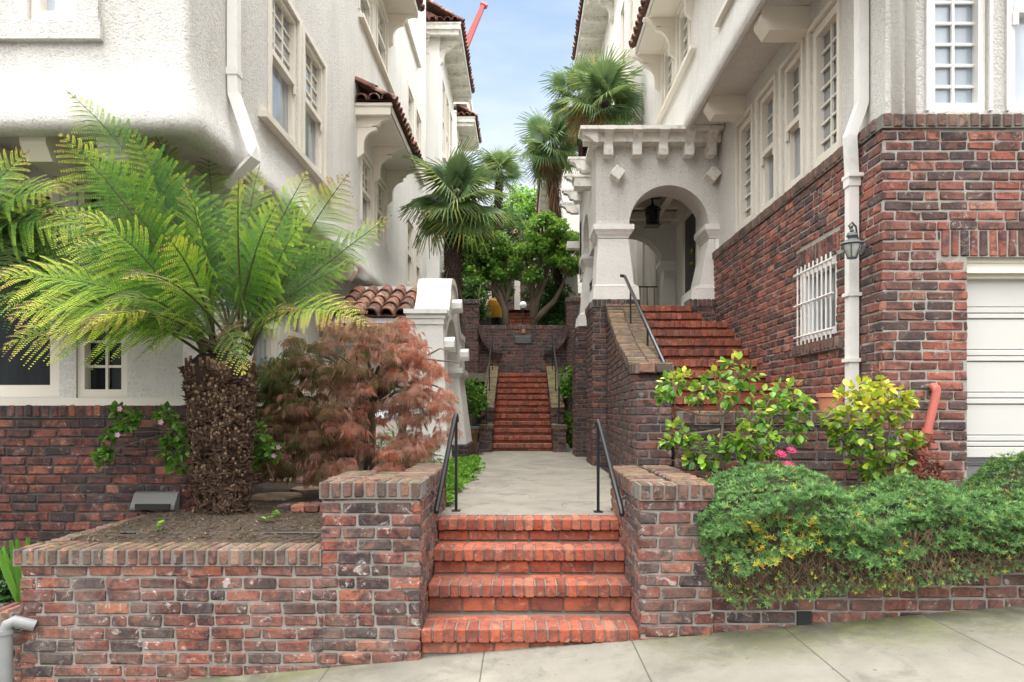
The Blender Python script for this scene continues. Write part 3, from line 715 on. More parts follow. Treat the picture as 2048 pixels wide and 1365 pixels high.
for i in range(n_):                                   # rowlock coping following the sweep
    Ya, Yb = 6.46 + (10.2 - 6.46) * i / n_, 6.46 + (10.2 - 6.46) * (i + 1) / n_; Ym = (Ya + Yb) / 2
    xl = float(np.interp(Ym, [p[1] for p in sp_L[::-1]], [p[0] for p in sp_L[::-1]])) - .03; xr = float(np.interp(Ym, [p[1] for p in sp_R[::-1]], [p[0] for p in sp_R[::-1]])) + .03
    sl_ = math.atan2(stz(Yb) - stz(Ya), Yb - Ya); c, s_ = math.cos(sl_), math.sin(sl_)
    Rm = np.array(((1, 0, 0), (0, c, -s_), (0, s_, c))); half = (xr - xl) / 2
    for q in (-1, 1): gm.cb([((xl + xr) / 2 + q * half / 2, Ym, stz(Ym) - .045)], [(half / 2 - .005, (Yb - Ya) / 2 / max(c, .5) - .005, .05)], .009, Rm, None, 0, .002)
    gm.obox((xl + .01, Ya, stz(Ya) - .095), (xr - xl - .02, 0, 0), (0, Yb - Ya, stz(Yb) - stz(Ya)), (0, 0, .08), 1)
gm.cb([(1.155, 6.44, 1.885), (1.31, 6.44, 1.885)], [(.073, .03, .042)], .008, None, None, 0, .002)
gm.build('coping', [mat_brick('stair_coping_brick', CAPC, .3, .5, (.16, .13, .10), .45), M['mortar']], sw_)

# ------------------------------------------------------------------ back retaining wall
rw = empty('retaining_wall', (0, 18.3, .68), 'tall dark brick retaining wall facing the path with two curved brick mouldings', 'wall')
gm = G()
bricks(gm, [(-3.2, 18.2), (2.9, 18.2)], .66, 3.6, 1, thick=.2)
bricks(gm, [(-1.62, 18.08), (-1.12, 18.08)], .66, 4.25, 1, thick=.3); bricks(gm, [(1.18, 18.08), (1.62, 18.08)], .66, 4.30, 1, thick=.3)
bricks(gm, [(-1.12, 18.08), (-1.12, 18.6)], 3.6, 4.25, 1, thick=.2); bricks(gm, [(1.18, 18.6), (1.18, 18.08)], 3.6, 4.3, 1, thick=.2)
gm.build('wall_face', [M['brick_dark'], M['mortar_dark']], rw)
gm = G(); coping(gm, (-1.12, 18.2), (1.18, 18.2), 3.70, .3); coping(gm, (-1.65, 18.05), (-1.09, 18.05), 4.35, .3); coping(gm, (1.15, 18.05), (1.65, 18.05), 4.40, .3)
gm.build('coping', [M['brick_dark'], M['mortar_dark']], rw)
for sx_ in (-1, 1):
    gm = G(); c0 = np.array((sx_ * .58 + .03, 0, 0)); x_in, x_out = sx_ * .55 + .04, sx_ * 1.12 + .05
    for i in range(16):
        a = math.pi / 2 * (i + .5) / 16; x = x_in + (x_out - x_in) * math.sin(a); z = 2.98 + .70 * (1 - math.cos(a))
        t = np.array(((x_out - x_in) * math.cos(a), 0, .70 * math.sin(a))); t /= np.linalg.norm(t); nrm_ = np.cross(t, Y3)
        gm.cb([(x, 18.01, z)], [(.028, .07, .045)], .007, np.stack([t, Y3, nrm_], axis=1), None, 0, .002)
        gm.cb([(x, 18.05, z)], [(.036, .12, .04)], .002, np.stack([t, Y3, nrm_], axis=1), .1, 0, 0)
    gm.build('curved_moulding', M['brick_dark'], rw)
for x0, x1, sxx in ((-.815, -.585, -1), (.625, .86, 1)):
    ck = empty('cheek_wall', ((x0 + x1) / 2, 15, .68), 'mossy brick cheek wall on the %s of the far steps' % ('left' if sxx < 0 else 'right'), 'wall', 'cheek walls of the far steps')
    gm = G(); topf = lambda Y: float(np.interp(Y, [13.5, 14.28, 14.29, 17.2], [1.2, 1.2, 1.56, 2.56]))
    bricks(gm, [(x0, 13.6), (x1, 13.6)], .66, 1.12, 1, thick=.3); bricks(gm, [(x0, 14.3), (x1, 14.3)], 1.12, 1.50, 1, thick=.3)
    bricks(gm, [(x0, 17.25), (x0, 13.605)], .66, 2.6, 1, top=lambda u: topf(17.25 - u) - .09, thick=.1); bricks(gm, [(x1, 13.605), (x1, 17.25)], .66, 2.6, 1, top=lambda u: topf(13.605 + u) - .09, thick=.1)
    gm.build('wall_face', [M['brick_dark'], M['mortar_dark']], ck)
    gm = G(); gm.cb([((x0 + x1) / 2, 13.57 + .07 * (i + .5), 1.16) for i in range(10)], [(.15, .031, .045)], .008, None, None, 0, .002)
    for i in range(38):
        Y = 14.26 + 2.98 * (i + .5) / 38; c, s_ = .946, .325
        gm.cb([((x0 + x1) / 2, Y, topf(Y) - .04)], [((x1 - x0) / 2 + .02, .037, .045)], .008, np.array(((1, 0, 0), (0, c, -s_), (0, s_, c))), None, 0, .002)
    gm.build('coping', M['brick_moss'], ck)

# ------------------------------------------------------------------ awning / eave
def awning(th, xw, xo, Y0, Y1, z, brs=(), slope=28, fh=.17, worn=False, near=True, far=False, bs=1.0, name='awning'):
    o = 1 if xo > xw else -1; mt = M['worn'] if worn else M['trim']; W = abs(xo - xw)
    gm = G()
    gm.box(min(xw, xo), max(xw, xo), Y0, Y1, z, z + .05)
    gm.box(min(xo, xo - o * .04), max(xo, xo - o * .04), Y0 - .002, Y1 + .002, z - .01, z + fh)
    for Y in ((Y0,) if near else ()) + ((Y1 - .04,) if far else ()):
        gm.box(min(xw, xo), max(xw, xo), Y - .006, Y + .036, z - .008, z + fh - .003)
        gm.box(min(xw, xo + o * .02), max(xw, xo + o * .02), Y - .03, Y + .034, z + fh - .05, z + fh - .005)
    if worn:
        k = max(2, int((Y1 - Y0) / .85))
        for i in range(k + 1):
            Y = Y0 + .06 + (Y1 - Y0 - .2) * i / k; gm.box(min(xw, xo - o * .05), max(xw, xo - o * .05), Y, Y + .12, z - .13, z + .01)
    so_ = gm.build(name, mt, th)
    gm = G(); s_ = np.array((-o * math.cos(R(slope)), 0, math.sin(R(slope)))); n = int((Y1 - Y0) / .2) + 1
    rows = max(1, int(W / .36 / math.cos(R(slope)) + .6))
    tiles(gm, (xo + o * .06, Y0 - .05, z + fh + .02), Y3, s_, n, rows)
    if near:
        a = np.array((1., 0, 0)) if o > 0 else np.array((1., 0, 0)); x_s = min(xw, xo)
        tiles(gm, (x_s, Y0 - .06, z + fh + .01), a, np.array((0, math.cos(R(slope)), math.sin(R(slope)))), max(1, int(W / .2 + .7)), 1, r=.09)
    if rows * .36 < W * 1.2 or True:
        hgt = math.sin(R(slope)) * W; gm.prism([(0, 0), (W, 0), (0, hgt)], (xw, Y0 + .05, z + .052), (o, 0, 0), Z3, (0, Y1 - Y0 - .1, 0), 0, .1)
    gm.build('roof_tiles', M['tile'], so_)
    for Y in brs:
        gm = G(); bracket(gm, (xw, Y, z - .002), (o, 0, 0), Y3, bs); gm.build('bracket', mt, th)

# ------------------------------------------------------------------ LEFT HOUSES
lh = empty('row_house', (-4.5, 9, 0), 'near left white roughcast house on a sooty brick base behind the tree fern', 'house', 'white row houses along the path')
gm = G(); bricks(gm, [(-7.5, 5.9), (-2.83, 5.9)], -.62, 1.43, 1); bricks(gm, [(-2.83, 5.905), (-2.83, 13.5)], .2, 1.43, 1)
bb = gm.build('brick_base', [M['brick_left'], M['mortar_black']], lh)
gm = G(); coping(gm, (-7.5, 5.9), (-2.8, 5.9), 1.54, .2); coping(gm, (-2.83, 5.98), (-2.83, 13.5), 1.54, .2); gm.build('coping', [M['brick_left'], M['mortar_black']], bb)
# lower storey
def lx(px, Y): return (px - VX) * Y / F
gm = G(); Yl = 6.0; x0 = -7.5
w1 = (lx(-230, Yl), lx(118, Yl)); w2 = (lx(152, Yl), lx(254, Yl)); w1b, w2b, wt = 1.60, 1.60, 3.45
wall(gm, (x0, Yl, 1.5), X3, (0, -1, 0), -2.90 - x0, 2.3, [(w1[0] - x0, w1[1] - x0, w1b - 1.5, wt - 1.5), (w2[0] - x0, w2[1] - x0, w2b - 1.5, wt - 1.5)], .16)
lw = [(7.55, 8.35), (8.75, 9.5), (10.0, 10.7)]
wall(gm, (-2.90, Yl, 1.5), Y3, X3, 13, 2.3, [(a - Yl, b - Yl, .2, 1.75) for a, b in lw], .16)
gm.box(-7.5, -2.78, Yl - .12, Yl + .02, 1.535, 1.60, 1); gm.box(-2.92, -2.74, Yl - .10, 12, 1.538, 1.60, 1)
gm.build('lower_wall', [M['stucco'], M['trim']], lh)
window(lh, (w1[0], Yl, w1b), X3, (0, -1, 0), w1[1] - w1[0], wt - w1b, 1, 1, 'plain', .12, .09, 'glass_dark', 0)
window(lh, (w2[0], Yl, w2b), X3, (0, -1, 0), w2[1] - w2[0], wt - w2b, 2, 8, 'casement', .12, .06, 'glass_dark', 0)
for a, b in lw: window(lh, (-2.90, a, 1.7), Y3, X3, b - a, 1.55, 2, 3, 'double', .12, .07, 'glass', 0)
# jettied upper storeys
YF, XS, ZB = 5.33, -2.54, 4.30; rc = .05
prof = [(0, ZB), (.004, 4.2), (.015, 4.08), (.035, 3.97), (.062, 3.87), (.088, 3.79), (.105, 3.72), (.108, 3.67), (.098, 3.635), (.07, 3.605), (.02, 3.59), (-.04, 3.595), (-.10, 3.62), (-.16, 3.655), (-.22, 3.672), (-.75, 3.675)]
corner = [(XS - rc + 0 * i, YF + rc, math.sin(i * math.pi / 16), -math.cos(i * math.pi / 16)) for i in range(9)]
base = [(-7.5, YF + rc, 0, -1)] + corner + [(XS - rc, 19.0, 1, 0)]
gm = G(); sweep(gm, base, [(o + rc, z) for o, z in prof]); sweep(gm, corner, [(rc, ZB), (rc, 13.0)])
W3 = [(7.08, 7.95, 4.46, 5.9), (8.16, 9.0, 4.46, 5.9), (11.1, 11.95, 4.5, 5.62), (12.25, 13.1, 4.5, 5.62), (15.5, 16.35, 4.35, 5.75), (16.8, 17.6, 4.35, 5.75),
      (15.6, 16.4, 7.35, 8.75), (16.8, 17.6, 7.35, 8.75), (10.95, 11.85, 7.75, 9.1 - .3), (12.3, 13.2, 7.75, 8.8)]
W3 = [w for w in W3]
wall(gm, (XS, YF + rc, ZB), Y3, X3, 18.6 - YF - rc, 13 - ZB, [(a - YF - rc, b - YF - rc, c - ZB, d - ZB) for a, b, c, d in W3], .14)
hxa, hxb = lx(58, YF), lx(160, YF); hb = EZ + (820 - 42) * YF / F
wall(gm, (-7.5, YF, ZB), X3, (0, -1, 0), XS - rc + 7.5, 13 - ZB, [(hxa + 7.5, hxb + 7.5, hb - ZB, hb + 1.3 - ZB)], .14)
gm.quad((XS, 18.6, ZB), (-6, 18.6, ZB), (-6, 18.6, 13), (XS, 18.6, 13))
uw = gm.build('upper_wall', M['stucco'], lh, 'auto')
gm = G(); a0 = lx(208, YF); za = EZ + (820 - 84) * YF / F
gm.box(-7.4, a0, YF - .05, YF + .01, za, hb - .02); gm.box(lx(160, YF) + .0, a0 - .02, YF - .045, YF + .01, hb - .021, hb + 1.5); gm.build('window_apron', M['stucco'], lh)
window(lh, (hxa, YF, hb), X3, (0, -1, 0), hxb - hxa, 1.3, 1, 1, 'plain', .12, .07, 'curtain', .05)
for k, (a, b, c, d) in enumerate(W3):
    window(lh, (XS, a, c), Y3, X3, b - a, d - c, 3 if b - a > .8 else 2, 4 if k < 2 else 3, 'double', .10, .05, 'glass', .07 if k < 2 else .06)
for (a, b, z) in ((6.75, 9.35, 4.33), (10.9, 13.6, 7.62), (15.4, 17.8, 4.22), (15.3, 17.9, 7.2), (15.0, 17.2, 9.9)):
    gm = G(); gm.box(XS - .02, XS + .085, a, b, z, z + .06); gm.box(XS - .02, XS + .03, a + .02, b - .02, z + .06, z + .13); gm.build('window_sill', M['trim'], lh)
awning(lh, XS, -2.0, 10.7, 13.35, 6.02, (10.85, 12.05, 13.25), name='awning')
awning(lh, XS, -1.98, 10.2, 13.4, 9.0, (11.9, 13.3), near=False, name='awning')
for px, x in ((265, None), (120, None), (-30, None)):
    gm = G(); beam_end(gm, (lx(px, 5.7), 6.0, 3.665), (0, -1, 0), X3, .62, .20, .23); gm.build('beam_end', M['trim'], lh)
for Y in (6.55, 10.35):
    gm = G(); beam_end(gm, (-2.91, Y, 3.665), X3, Y3, .46, .20, .25); gm.build('beam_end', M['trim'], lh)
gm = G(); dp = [(XS + .055, 6.05, 9.5), (XS + .055, 6.05, 4.40), (XS + .06, 6.05, 4.22), (XS + .25, 5.98, 3.72), (XS + .27, 5.98, 3.66), (XS - .02, 6.12, 3.46)]
gm.tube(dp, .062, 4, sq=True); gm.tube([(XS + .055, 6.05, 4.38), (XS + .055, 6.05, 4.44)], .074, 4, sq=True)
gm.build('downspout', M['white'], lh)

def far_house(label, xw, xo, Y0, Y1, zt, z0, o, wins, loc, near_z=None):
    h = empty('row_house', loc, label, 'house', 'white row houses along the path')
    gm = G(); ex = xw - o * 5
    if o > 0:
        wall(gm, (xw, Y0, z0), Y3, X3, Y1 - Y0, zt - z0, [(a - Y0, b - Y0, c - z0, d - z0) for a, b, c, d in wins], .1)
    else: wall(gm, (xw, Y0, z0), Y3, (-1, 0, 0), Y1 - Y0, zt - z0, [(a - Y0, b - Y0, c - z0, d - z0) for a, b, c, d in wins], .1)
    gm.quad((xw, Y0, z0), (ex, Y0, z0), (ex, Y0, zt), (xw, Y0, zt)); gm.quad((xw, Y1, z0), (ex, Y1, z0), (ex, Y1, zt), (xw, Y1, zt))
    gm.quad((xw, Y0, zt), (ex, Y0, zt), (ex, Y1, zt), (xw, Y1, zt)); gm.quad((ex, Y0, z0), (ex, Y1, z0), (ex, Y1, zt), (ex, Y0, zt))
    gm.build('wall', M['stucco_far'], h)
    for a, b, c, d in wins: window(h, (xw, a, c), Y3, (o, 0, 0), b - a, d - c, 2, 3, 'double', .09, .05, 'glass_dark', .05)
    return h
h2 = far_house('middle left white house with a high weathered tiled eave', -2.26, -1.66, 19.3, 23.3, 12.2, 2.4, 1,
               [(19.9, 20.6, 8.9, 10.9), (20.9, 21.6, 8.9, 10.9), (22.0, 22.7, 8.9, 10.9), (20.1, 20.9, 5.6, 7.3), (21.5, 22.3, 5.6, 7.3)], (-4.5, 21, 2.4))
awning(h2, -2.9, -1.66, 19.0, 23.3, 11.85, (), worn=True, slope=30, name='eave')
gm = G(); gm.box(-2.85, -2.24, 19.12, 19.31, 2.4, 11.2); gm.build('corner_pilaster', M['stucco_far'], h2)
for Y, z in ((19.0, 11.70),): 
    gm = G(); bracket(gm, (-2.62, 19.31, 11.72), (0, -1, 0), X3, .75, .2); bracket(gm, (-2.26, 19.5, 11.72), X3, Y3, 1.0, .16); gm.build('bracket', M['worn'], h2)
gm = G(); gm.box(-4.2, -2.75, 19.1, 21, 12.6, 13.6); gm.box(-4.2, -2.65, 19.05, 21, 13.55, 13.7); gm.box(-2.30, -2.17, 20.0, 21.8, 8.7, 8.78); gm.box(-2.30, -2.17, 19.9, 22.4, 5.4, 5.5); gm.build('parapet', M['stucco_far'], h2)
h3 = far_house('farthest left white house with a small tiled eave beyond the palm', -2.26, -1.63, 24.3, 29, 11.9, 4, 1, [(25, 25.8, 8.5, 10.2), (26.6, 27.4, 8.5, 10.2)], (-4.5, 26, 4))
awning(h3, -2.8, -1.63, 24.4, 26.9, 11.55, (24.6, 26.6), worn=True, slope=30, name='eave')
gm = G(); gm.box(-2.9, -1.9, 24.35, 26.5, 12.15, 12.7); gm.box(-2.95, -1.82, 24.3, 26.5, 12.66, 12.8); gm.build('parapet', M['stucco_far'], h3)

# ------------------------------------------------------------------ RIGHT HOUSES
rh = empty('row_house', (4.5, 9, 0), 'near right white house on a tall red brick base with garage and arched porch', 'house', 'white row houses along the path')
gm = G(); bz = EZ - .16
bricks(gm, [(2.84, 5.5), (7.6, 5.5)], .55, 3.715, 1, holes=[(.66, 4.4, 0, 2.70)], skip=[(.45, 4.6, 2.70, 2.915)], soldier=[(.45, 4.6, 2.705, 2.91)], thick=.2)
bricks(gm, [(2.84, 10.35), (2.84, 5.505)], .55, 3.715, 1, holes=[(3.21, 4.05, 2.16, 2.925)], skip=[(3.14, 4.12, 2.925, 3.11)], soldier=[(3.14, 4.12, 2.93, 3.105)], thick=.2)
bb = gm.build('brick_base', [M['brick'], M['mortar_cream']], rh)
gm = G(); coping(gm, (2.82, 5.5), (7.6, 5.5), 3.82, .2, .105, .035, .085); coping(gm, (2.84, 10.35), (2.84, 5.56), 3.82, .2, .105, .035, .085)
gm.build('coping', [M['brick_cap'], M['mortar']], bb)
gm = G(); coping(gm, (2.84, 7.25), (2.84, 6.18), 2.155, .2, .10, .05, .085); gm.build('sill', [M['brick_cap'], M['mortar']], bb)
# barred window
bwn = window(rh, (2.84, 6.30, 2.165), Y3, (-1, 0, 0), .84, .755, 2, 1, 'plain', .12, .08, 'glass', 0, 'white')
gm = G()
for i in range(9): Y = 6.34 + .095 * i; gm.tube([(2.80, Y, 2.15), (2.80, Y, 2.93)], .0085, 6)
for z in (2.23, 2.55, 2.86): gm.tube([(2.79, 6.27, z), (2.79, 7.17, z)], .010, 6)
gm.build('bars', M['white'], bwn)
# garage door
gd = G(); Yd = 5.64
zz = [EZ - (y - 820) * Yd / F for y in (549, 615.5, 628, 639, 700.6, 713, 724, 785.5, 797, 809, 871, 883, 893.5, 916)]
for a, b in zip(zz, zz[1:]):
    wide = (a - b) > .15; gd.cb([(5.3, Yd + (.01 if wide else 0), (a + b) / 2)], [(1.81, .03, (a - b) / 2 - .003)], .005)
gd.box(3.49, 7.1, Yd + .01, Yd + .05, .6, 2.75)
gdo = gd.build('garage_door', mat_plain("garage_paint", (.60, .585, .55), .45, .05, .03, 20), rh)
gm = G()
for i, (a, b, y) in enumerate(((2.70, 2.665, .06), (2.665, 2.62, .045), (2.62, 2.58, .075), (2.58, 2.545, .03))): gm.box(3.50, 7.0, 5.5 + (.1 - y), Yd, b, a)
gm.build('door_cornice', M['trim'], rh)
gm = G()
for i in range(8): gm.box(3.53, 3.75, Yd - .02, Yd - .005, 1.06 + i * .012, 1.066 + i * .012)
gm.box(3.50, 7.0, Yd - .006, Yd + .02, .6, 1.17); gm.build('door_vent', M['galv'], gdo)
# stucco storey above the brick
gm = G(); Xr = 2.90; Yr = 5.58
wr = [(6.40, 7.02), (7.23, 7.78), (8.0, 8.57), (8.80, 9.40)]
wall(gm, (Xr, Yr, 3.78), Y3, (-1, 0, 0), 10.3 - Yr, 1.95, [(a - Yr, b - Yr, .10, 1.50) for a, b in wr], .13)
fx0, fx1 = (1858 - VX) * Yr / F, (1975 - VX) * Yr / F; gx0, gx1 = (2018 - VX) * Yr / F, (2018 - VX) * Yr / F + .8
wall(gm, (Xr, Yr, 3.78), X3, (0, -1, 0), 4.7, 6, [(fx0 - Xr, fx1 - Xr, .10, 1.75), (gx0 - Xr, gx1 - Xr, .10, 1.75)], .13)
gm.build('middle_wall', M['stucco'], rh)
gm = G()
for x in (2.99, 3.10): gm.tube([(x, Yr + .01, 3.8), (x, Yr + .01, 8)], .045, 10)
gm.build('corner_moulding', M['stucco_soft'], rh, True)
for k, (a, b) in enumerate(wr):
    if k in (0, 3): window(rh, (Xr, a, 3.88), Y3, (-1, 0, 0), b - a, 1.40, 2 if k == 0 else 1, 7, 'casement', .11, .085, 'glass', .05)
    else: window(rh, (Xr, a, 3.88), Y3, (-1, 0, 0), b - a, 1.40, 2, 3, 'double', .11, .07, 'glass', .05)
window(rh, (fx0, Yr, 3.88), X3, (0, -1, 0), fx1 - fx0, 1.65, 2, 9, 'casement', .11, .06, 'glass_blue', .03, 'white')
window(rh, (gx0, Yr, 3.88), X3, (0, -1, 0), gx1 - gx0, 1.65, 1, 2, 'double', .11, .05, 'curtain', .03, 'white')
# jetty
Xu = 2.40
profr = [(0, 6.3), (.01, 6.1), (.03, 5.9), (.055, 5.78), (.075, 5.68), (.085, 5.60), (.08, 5.54), (.06, 5.50), (.025, 5.485), (0, 5.50), (-.02, 5.55), (-.75, 5.57)]
gm = G(); base = [(Xu + .08, 13.92, 0, 1)] + [(Xu + .08, 13.92, -math.sin(i * math.pi / 8), math.cos(i * math.pi / 8)) for i in range(1, 5)] + [(Xu + .08, -2, -1, 0)]
sweep(gm, base, [(o + .08, z) for o, z in profr])
wu = [(9.98, 10.75, 6.62, 7.55), (11.05, 11.9, 6.62, 7.55), (7.2, 8.1, 6.62, 7.55)]
wall(gm, (Xu, -2, 6.3), Y3, (-1, 0, 0), 16, 6.5, [(a + 2, b + 2, c - 6.3, d - 6.3) for a, b, c, d in wu], .12)
gm.quad((Xu, 14, 5.5), (6, 14, 5.5), (6, 14, 12.8), (Xu, 14, 12.8))
gm.build('upper_wall', M['stucco'], rh, 'auto')
gm = G(); wall(gm, (2.84, 10.3, 3.0), Y3, (-1, 0, 0), 3.7, 2.6, [(.75, 1.5, .02, 1.65)], .12); gm.quad((2.84, 14.0, 3), (5, 14.0, 3), (5, 14, 5.6), (2.84, 14, 5.6)); gm.build('porch_side_wall', M['stucco_soft'], rh)
for a, b, c, d in wu: window(rh, (Xu, a, c), Y3, (-1, 0, 0), b - a, d - c, 2, 4, 'casement', .10, .09, 'glass', .05)
for (a, b, z) in ((9.6, 12.15, 6.46), (7.6, 8.45, 6.12)):
    gm = G(); gm.box(Xu - .075, Xu + .02, a, b, z, z + .06); gm.build('window_sill', M['trim'], rh)
awning(rh, Xu, 1.98, 5.5, 12.25, 7.62, (8.7, 9.85, 10.95, 12.1), near=False, name='awning')
for Y in (7.15, 9.15):
    gm = G(); beam_end(gm, (Xr + .01, Y, 5.555), (-1, 0, 0), Y3, .50, .24, .24); gm.build('beam_end', M['trim'], rh)
gm = G(); gm.tube([(2.84, 5.85, 8.0), (2.84, 5.85, 4.05), (2.745, 5.85, 3.78), (2.775, 5.88, 3.45), (2.775, 5.88, 3.38)], .060, 4, sq=True)
gm.tube([(2.775, 5.88, 3.40), (2.775, 5.88, 1.5)], .058, 4, sq=True); gm.tube([(2.775, 5.88, 3.44), (2.775, 5.88, 3.37)], .072, 4, sq=True)
gm.box(2.72, 2.84, 5.80, 5.95, 3.44, 3.47)
for z in (1.9, 2.45): gm.box(2.715, 2.84, 5.825, 5.935, z, z + .03)
gm.build('downspout', M['white'], rh)

# ---- porch (part of the near right house)
PF = 10.3
gm = G()
uc, r_, sp_ = 2.17 - 1.10, .585, 4.22 
us, lo, hi = arch_samples(1.80, uc, r_, sp_, 4.10, 5.40, 22); colwall(gm, (1.10, PF, 0), X3, (0, -1, 0), .55, us, lo, hi)
us, lo, hi = arch_samples(2.45, 1.18, .62, 4.22, 4.0, 5.40, 20); colwall(gm, (1.10, PF + .552, 0), Y3, (-1, 0, 0), .40, us, lo, hi)
us, lo, hi = arch_samples(1.74, .90, .62, 4.10, 3.9, 5.0, 20); colwall(gm, (1.10, 12.85, 0), X3, (0, -1, 0), .35, us, lo, hi)
gm.build('porch_arches', M['stucco'], rh, 'auto')
def pillar(gm, t, b, z0, z1, mi=0):     # t,b = (x0,x1,y0,y1) top and bottom rectangles
    V = [(x, y, z) for (q, z) in ((b, z0), (t, z1)) for (x, y) in ((q[0], q[2]), (q[1], q[2]), (q[1], q[3]), (q[0], q[3]))]
    gm.add(V, [(0, 1, 2, 3), (4, 7, 6, 5), (0, 4, 5, 1), (1, 5, 6, 2), (2, 6, 7, 3), (3, 7, 4, 0)], mi)
def capital(gm, q, z0, z1, ov):         # moulded: cavetto then slab
    x0, x1, y0, y1 = q; h = z1 - z0; prev = q; pz = z0
    for f, o in ((.0, .0), (.15, .012), (.3, .04), (.45, .058), (.52, .075), (.60, .075)):
        c = (x0 - ov * o / .075, x1 + ov * o / .075, y0 - ov * o / .075, y1 + ov * o / .075)
        if f > 0: pillar(gm, c, prev, pz, z0 + h * f)
        prev = c; pz = z0 + h * f
    pillar(gm, (prev[0] - .012, prev[1] + .012, prev[2] - .012, prev[3] + .012), (prev[0] - .012, prev[1] + .012, prev[2] - .012, prev[3] + .012), pz, z1)
for t, b, z0 in (((1.13, 1.575, 10.32, 10.84), (1.06, 1.72, 10.27, 10.92), 3.12), ((2.765, 2.93, 10.32, 10.84), (2.50, 2.93, 10.27, 10.92), 3.08), ((1.13, 1.46, 12.30, 12.80), (1.00, 1.56, 12.22, 12.90), 2.96), ((2.62, 2.83, 12.86, 13.18), (2.58, 2.83, 12.83, 13.2), 3.03)):
    gm = G(); pillar(gm, t, tuple(p + (q - p) * .55 for p, q in zip(t, b)), 3.34 if z0 > 3 else 3.2, 4.02)
    pillar(gm, tuple(p + (q - p) * .55 for p, q in zip(t, b)), b, z0 + .20, 3.34 if z0 > 3 else 3.2); pillar(gm, tuple(x + y for x, y in zip(b, (.004, -.004, .004, -.004))), tuple(x + y for x, y in zip(b, (-.012, .012, -.012, .012))), z0, z0 + .20)
    p = gm.build('pillar', M['stucco_soft'], rh); gm = G(); capital(gm, t, 4.03, 4.22, .065); gm.build('capital', M['white'], p)
gm = G(); gm.box(.90, 2.88, 10.10, 10.30, 5.37, 5.50); gm.box(.84, 2.88, 9.96, 10.34, 5.50, 5.55); gm.prism([(-.24, .11), (.0, .11), (.0, -.06), (-.06, -.04), (-.14, .03), (-.2, .05)], (1.10, 10.03, 5.39), X3, Z3, (0, .26, 0))
gm.box(1.0, 2.84, 10.3, 13.3, 5.401, 5.44)
gm.build('cornice_beam', M['worn'], rh)
for px in (1219, 1277, 1330, 1383, 1428):
    x = lx(px, 10.0); gm = G(); pf = [(0, 0), (.36, 0), (.36, -.06)] + [(.36 - .17 * math.sin(a), -.06 - .16 * (1 - math.cos(a))) for a in np.linspace(0, 1.5, 7)] + [(.21, -.27), (.20, -.36), (0, -.36)]
    gm.prism(pf, (x - .065, 10.3, 5.545), (0, -1, 0), Z3, (.13, 0, 0)); gm.build('scroll_bracket', M['worn'], rh)
for Y in (11.0, 11.8, 12.6, 13.4):
    gm = G(); gm.prism([(-p[0], p[1]) for p in ogee(.34, .17)], (1.10, Y, 5.44), X3, Z3, (0, .14, 0)); gm.box(.73, 1.10, Y - .01, Y + .15, 5.44, 5.475); gm.build('rafter_tail', M['worn'], rh)
gm = G(); gm.box(.83, 1.11, 10.95, 11.2, 5.0, 5.14); gm.box(.80, 1.11, 10.93, 11.22, 5.14, 5.17); gm.build('rafter_tail', M['worn'], rh)
gm = G(); gm.box(.86, 1.11, 13.2, 13.4, 4.55, 4.68); gm.build('rafter_tail', M['worn'], rh)
for px, py in ((1234, 350), (1424, 352)):
    x, _, z = P(px, py, 10.25); gm = G(); c, s_ = math.cos(R(38)), math.sin(R(38))
    Rm = np.array(((c, 0, s_), (0, 1, 0), (-s_, 0, c))); gm.cb([(x, 10.24, z)], [(.085, .11, .085)], .012, Rm); gm.build('ornament_block', M['worn'], rh)
gm = G()
gm.box(1.12, 2.84, 10.85, 12.85, 4.99, 5.02, 1)
for x in (1.12, 1.75, 2.3, 2.72): gm.box(x, x + .12, 10.852, 12.848, 4.86, 4.988)
for Y in (10.853, 11.6, 12.3, 12.73): gm.box(1.121, 2.838, Y, Y + .11, 4.85, 4.985)
gm.build('porch_ceiling', [M['trim'], mat_plain("grey_green_boards", (.13, .15, .14), .7)], rh)
gm = G(); gm.box(2.78, 2.83, 10.95, 11.9, 3.03, 4.72, 0); gm.box(2.74, 2.842, 11.9, 12.02, 3.03, 4.80, 1); gm.box(2.741, 2.843, 10.90, 11.02, 3.03, 4.80, 1); gm.box(2.742, 2.844, 11.02, 11.9, 4.70, 4.80, 1)
dr = gm.build('front_door', [M['door'], M['trim']], rh)
gm = G(); gm.lathe((2.76, 11.25, 4.05), [(.0, 0), (.05, .01), (.05, .03), (0, .04)], 14, ax=(-1, 0, 0)); gm.lathe((2.76, 11.25, 3.85), [(0, 0), (.03, .01), (.03, .05), (0, .06)], 12, ax=(-1, 0, 0)); gm.build('door_knocker', M['brass'], dr)
gm = G()     # brick plinths and walls carrying the porch
gm2 = []
bricks(gm, [(1.05, 10.28), (1.72, 10.28)], .66, 3.02, 1, thick=.25, mi=0); bricks(gm, [(1.05, 11.25), (1.05, 10.285)], .66, 3.02, 1, thick=.2)
bricks(gm, [(1.14, 13.9), (1.14, 11.25)], .66, 2.95, 1, thick=.2); bricks(gm, [(.955, 12.25), (1.2, 12.25)], .66, 2.95, 1, thick=.3); bricks(gm, [(.955, 13.0), (.955, 12.255)], .66, 2.95, 1, thick=.2)
bricks(gm, [(1.14, 18.2), (1.14, 13.9)], .66, 2.2, 1, thick=.2)
bricks(gm, [(2.46, 10.25), (2.84, 10.25)], 2.7, 3.02, 1, thick=.3); bricks(gm, [(2.46, 10.9), (2.46, 10.255)], 2.95, 3.02, 1)
gm.build('porch_base', [M['brick_dark'], M['mortar']], rh)
gm = G(); coping(gm, (1.04, 10.28), (1.74, 10.28), 3.12, .3, .1, .03); coping(gm, (1.05, 11.3), (1.05, 10.5), 3.12, .3, .1, .03)
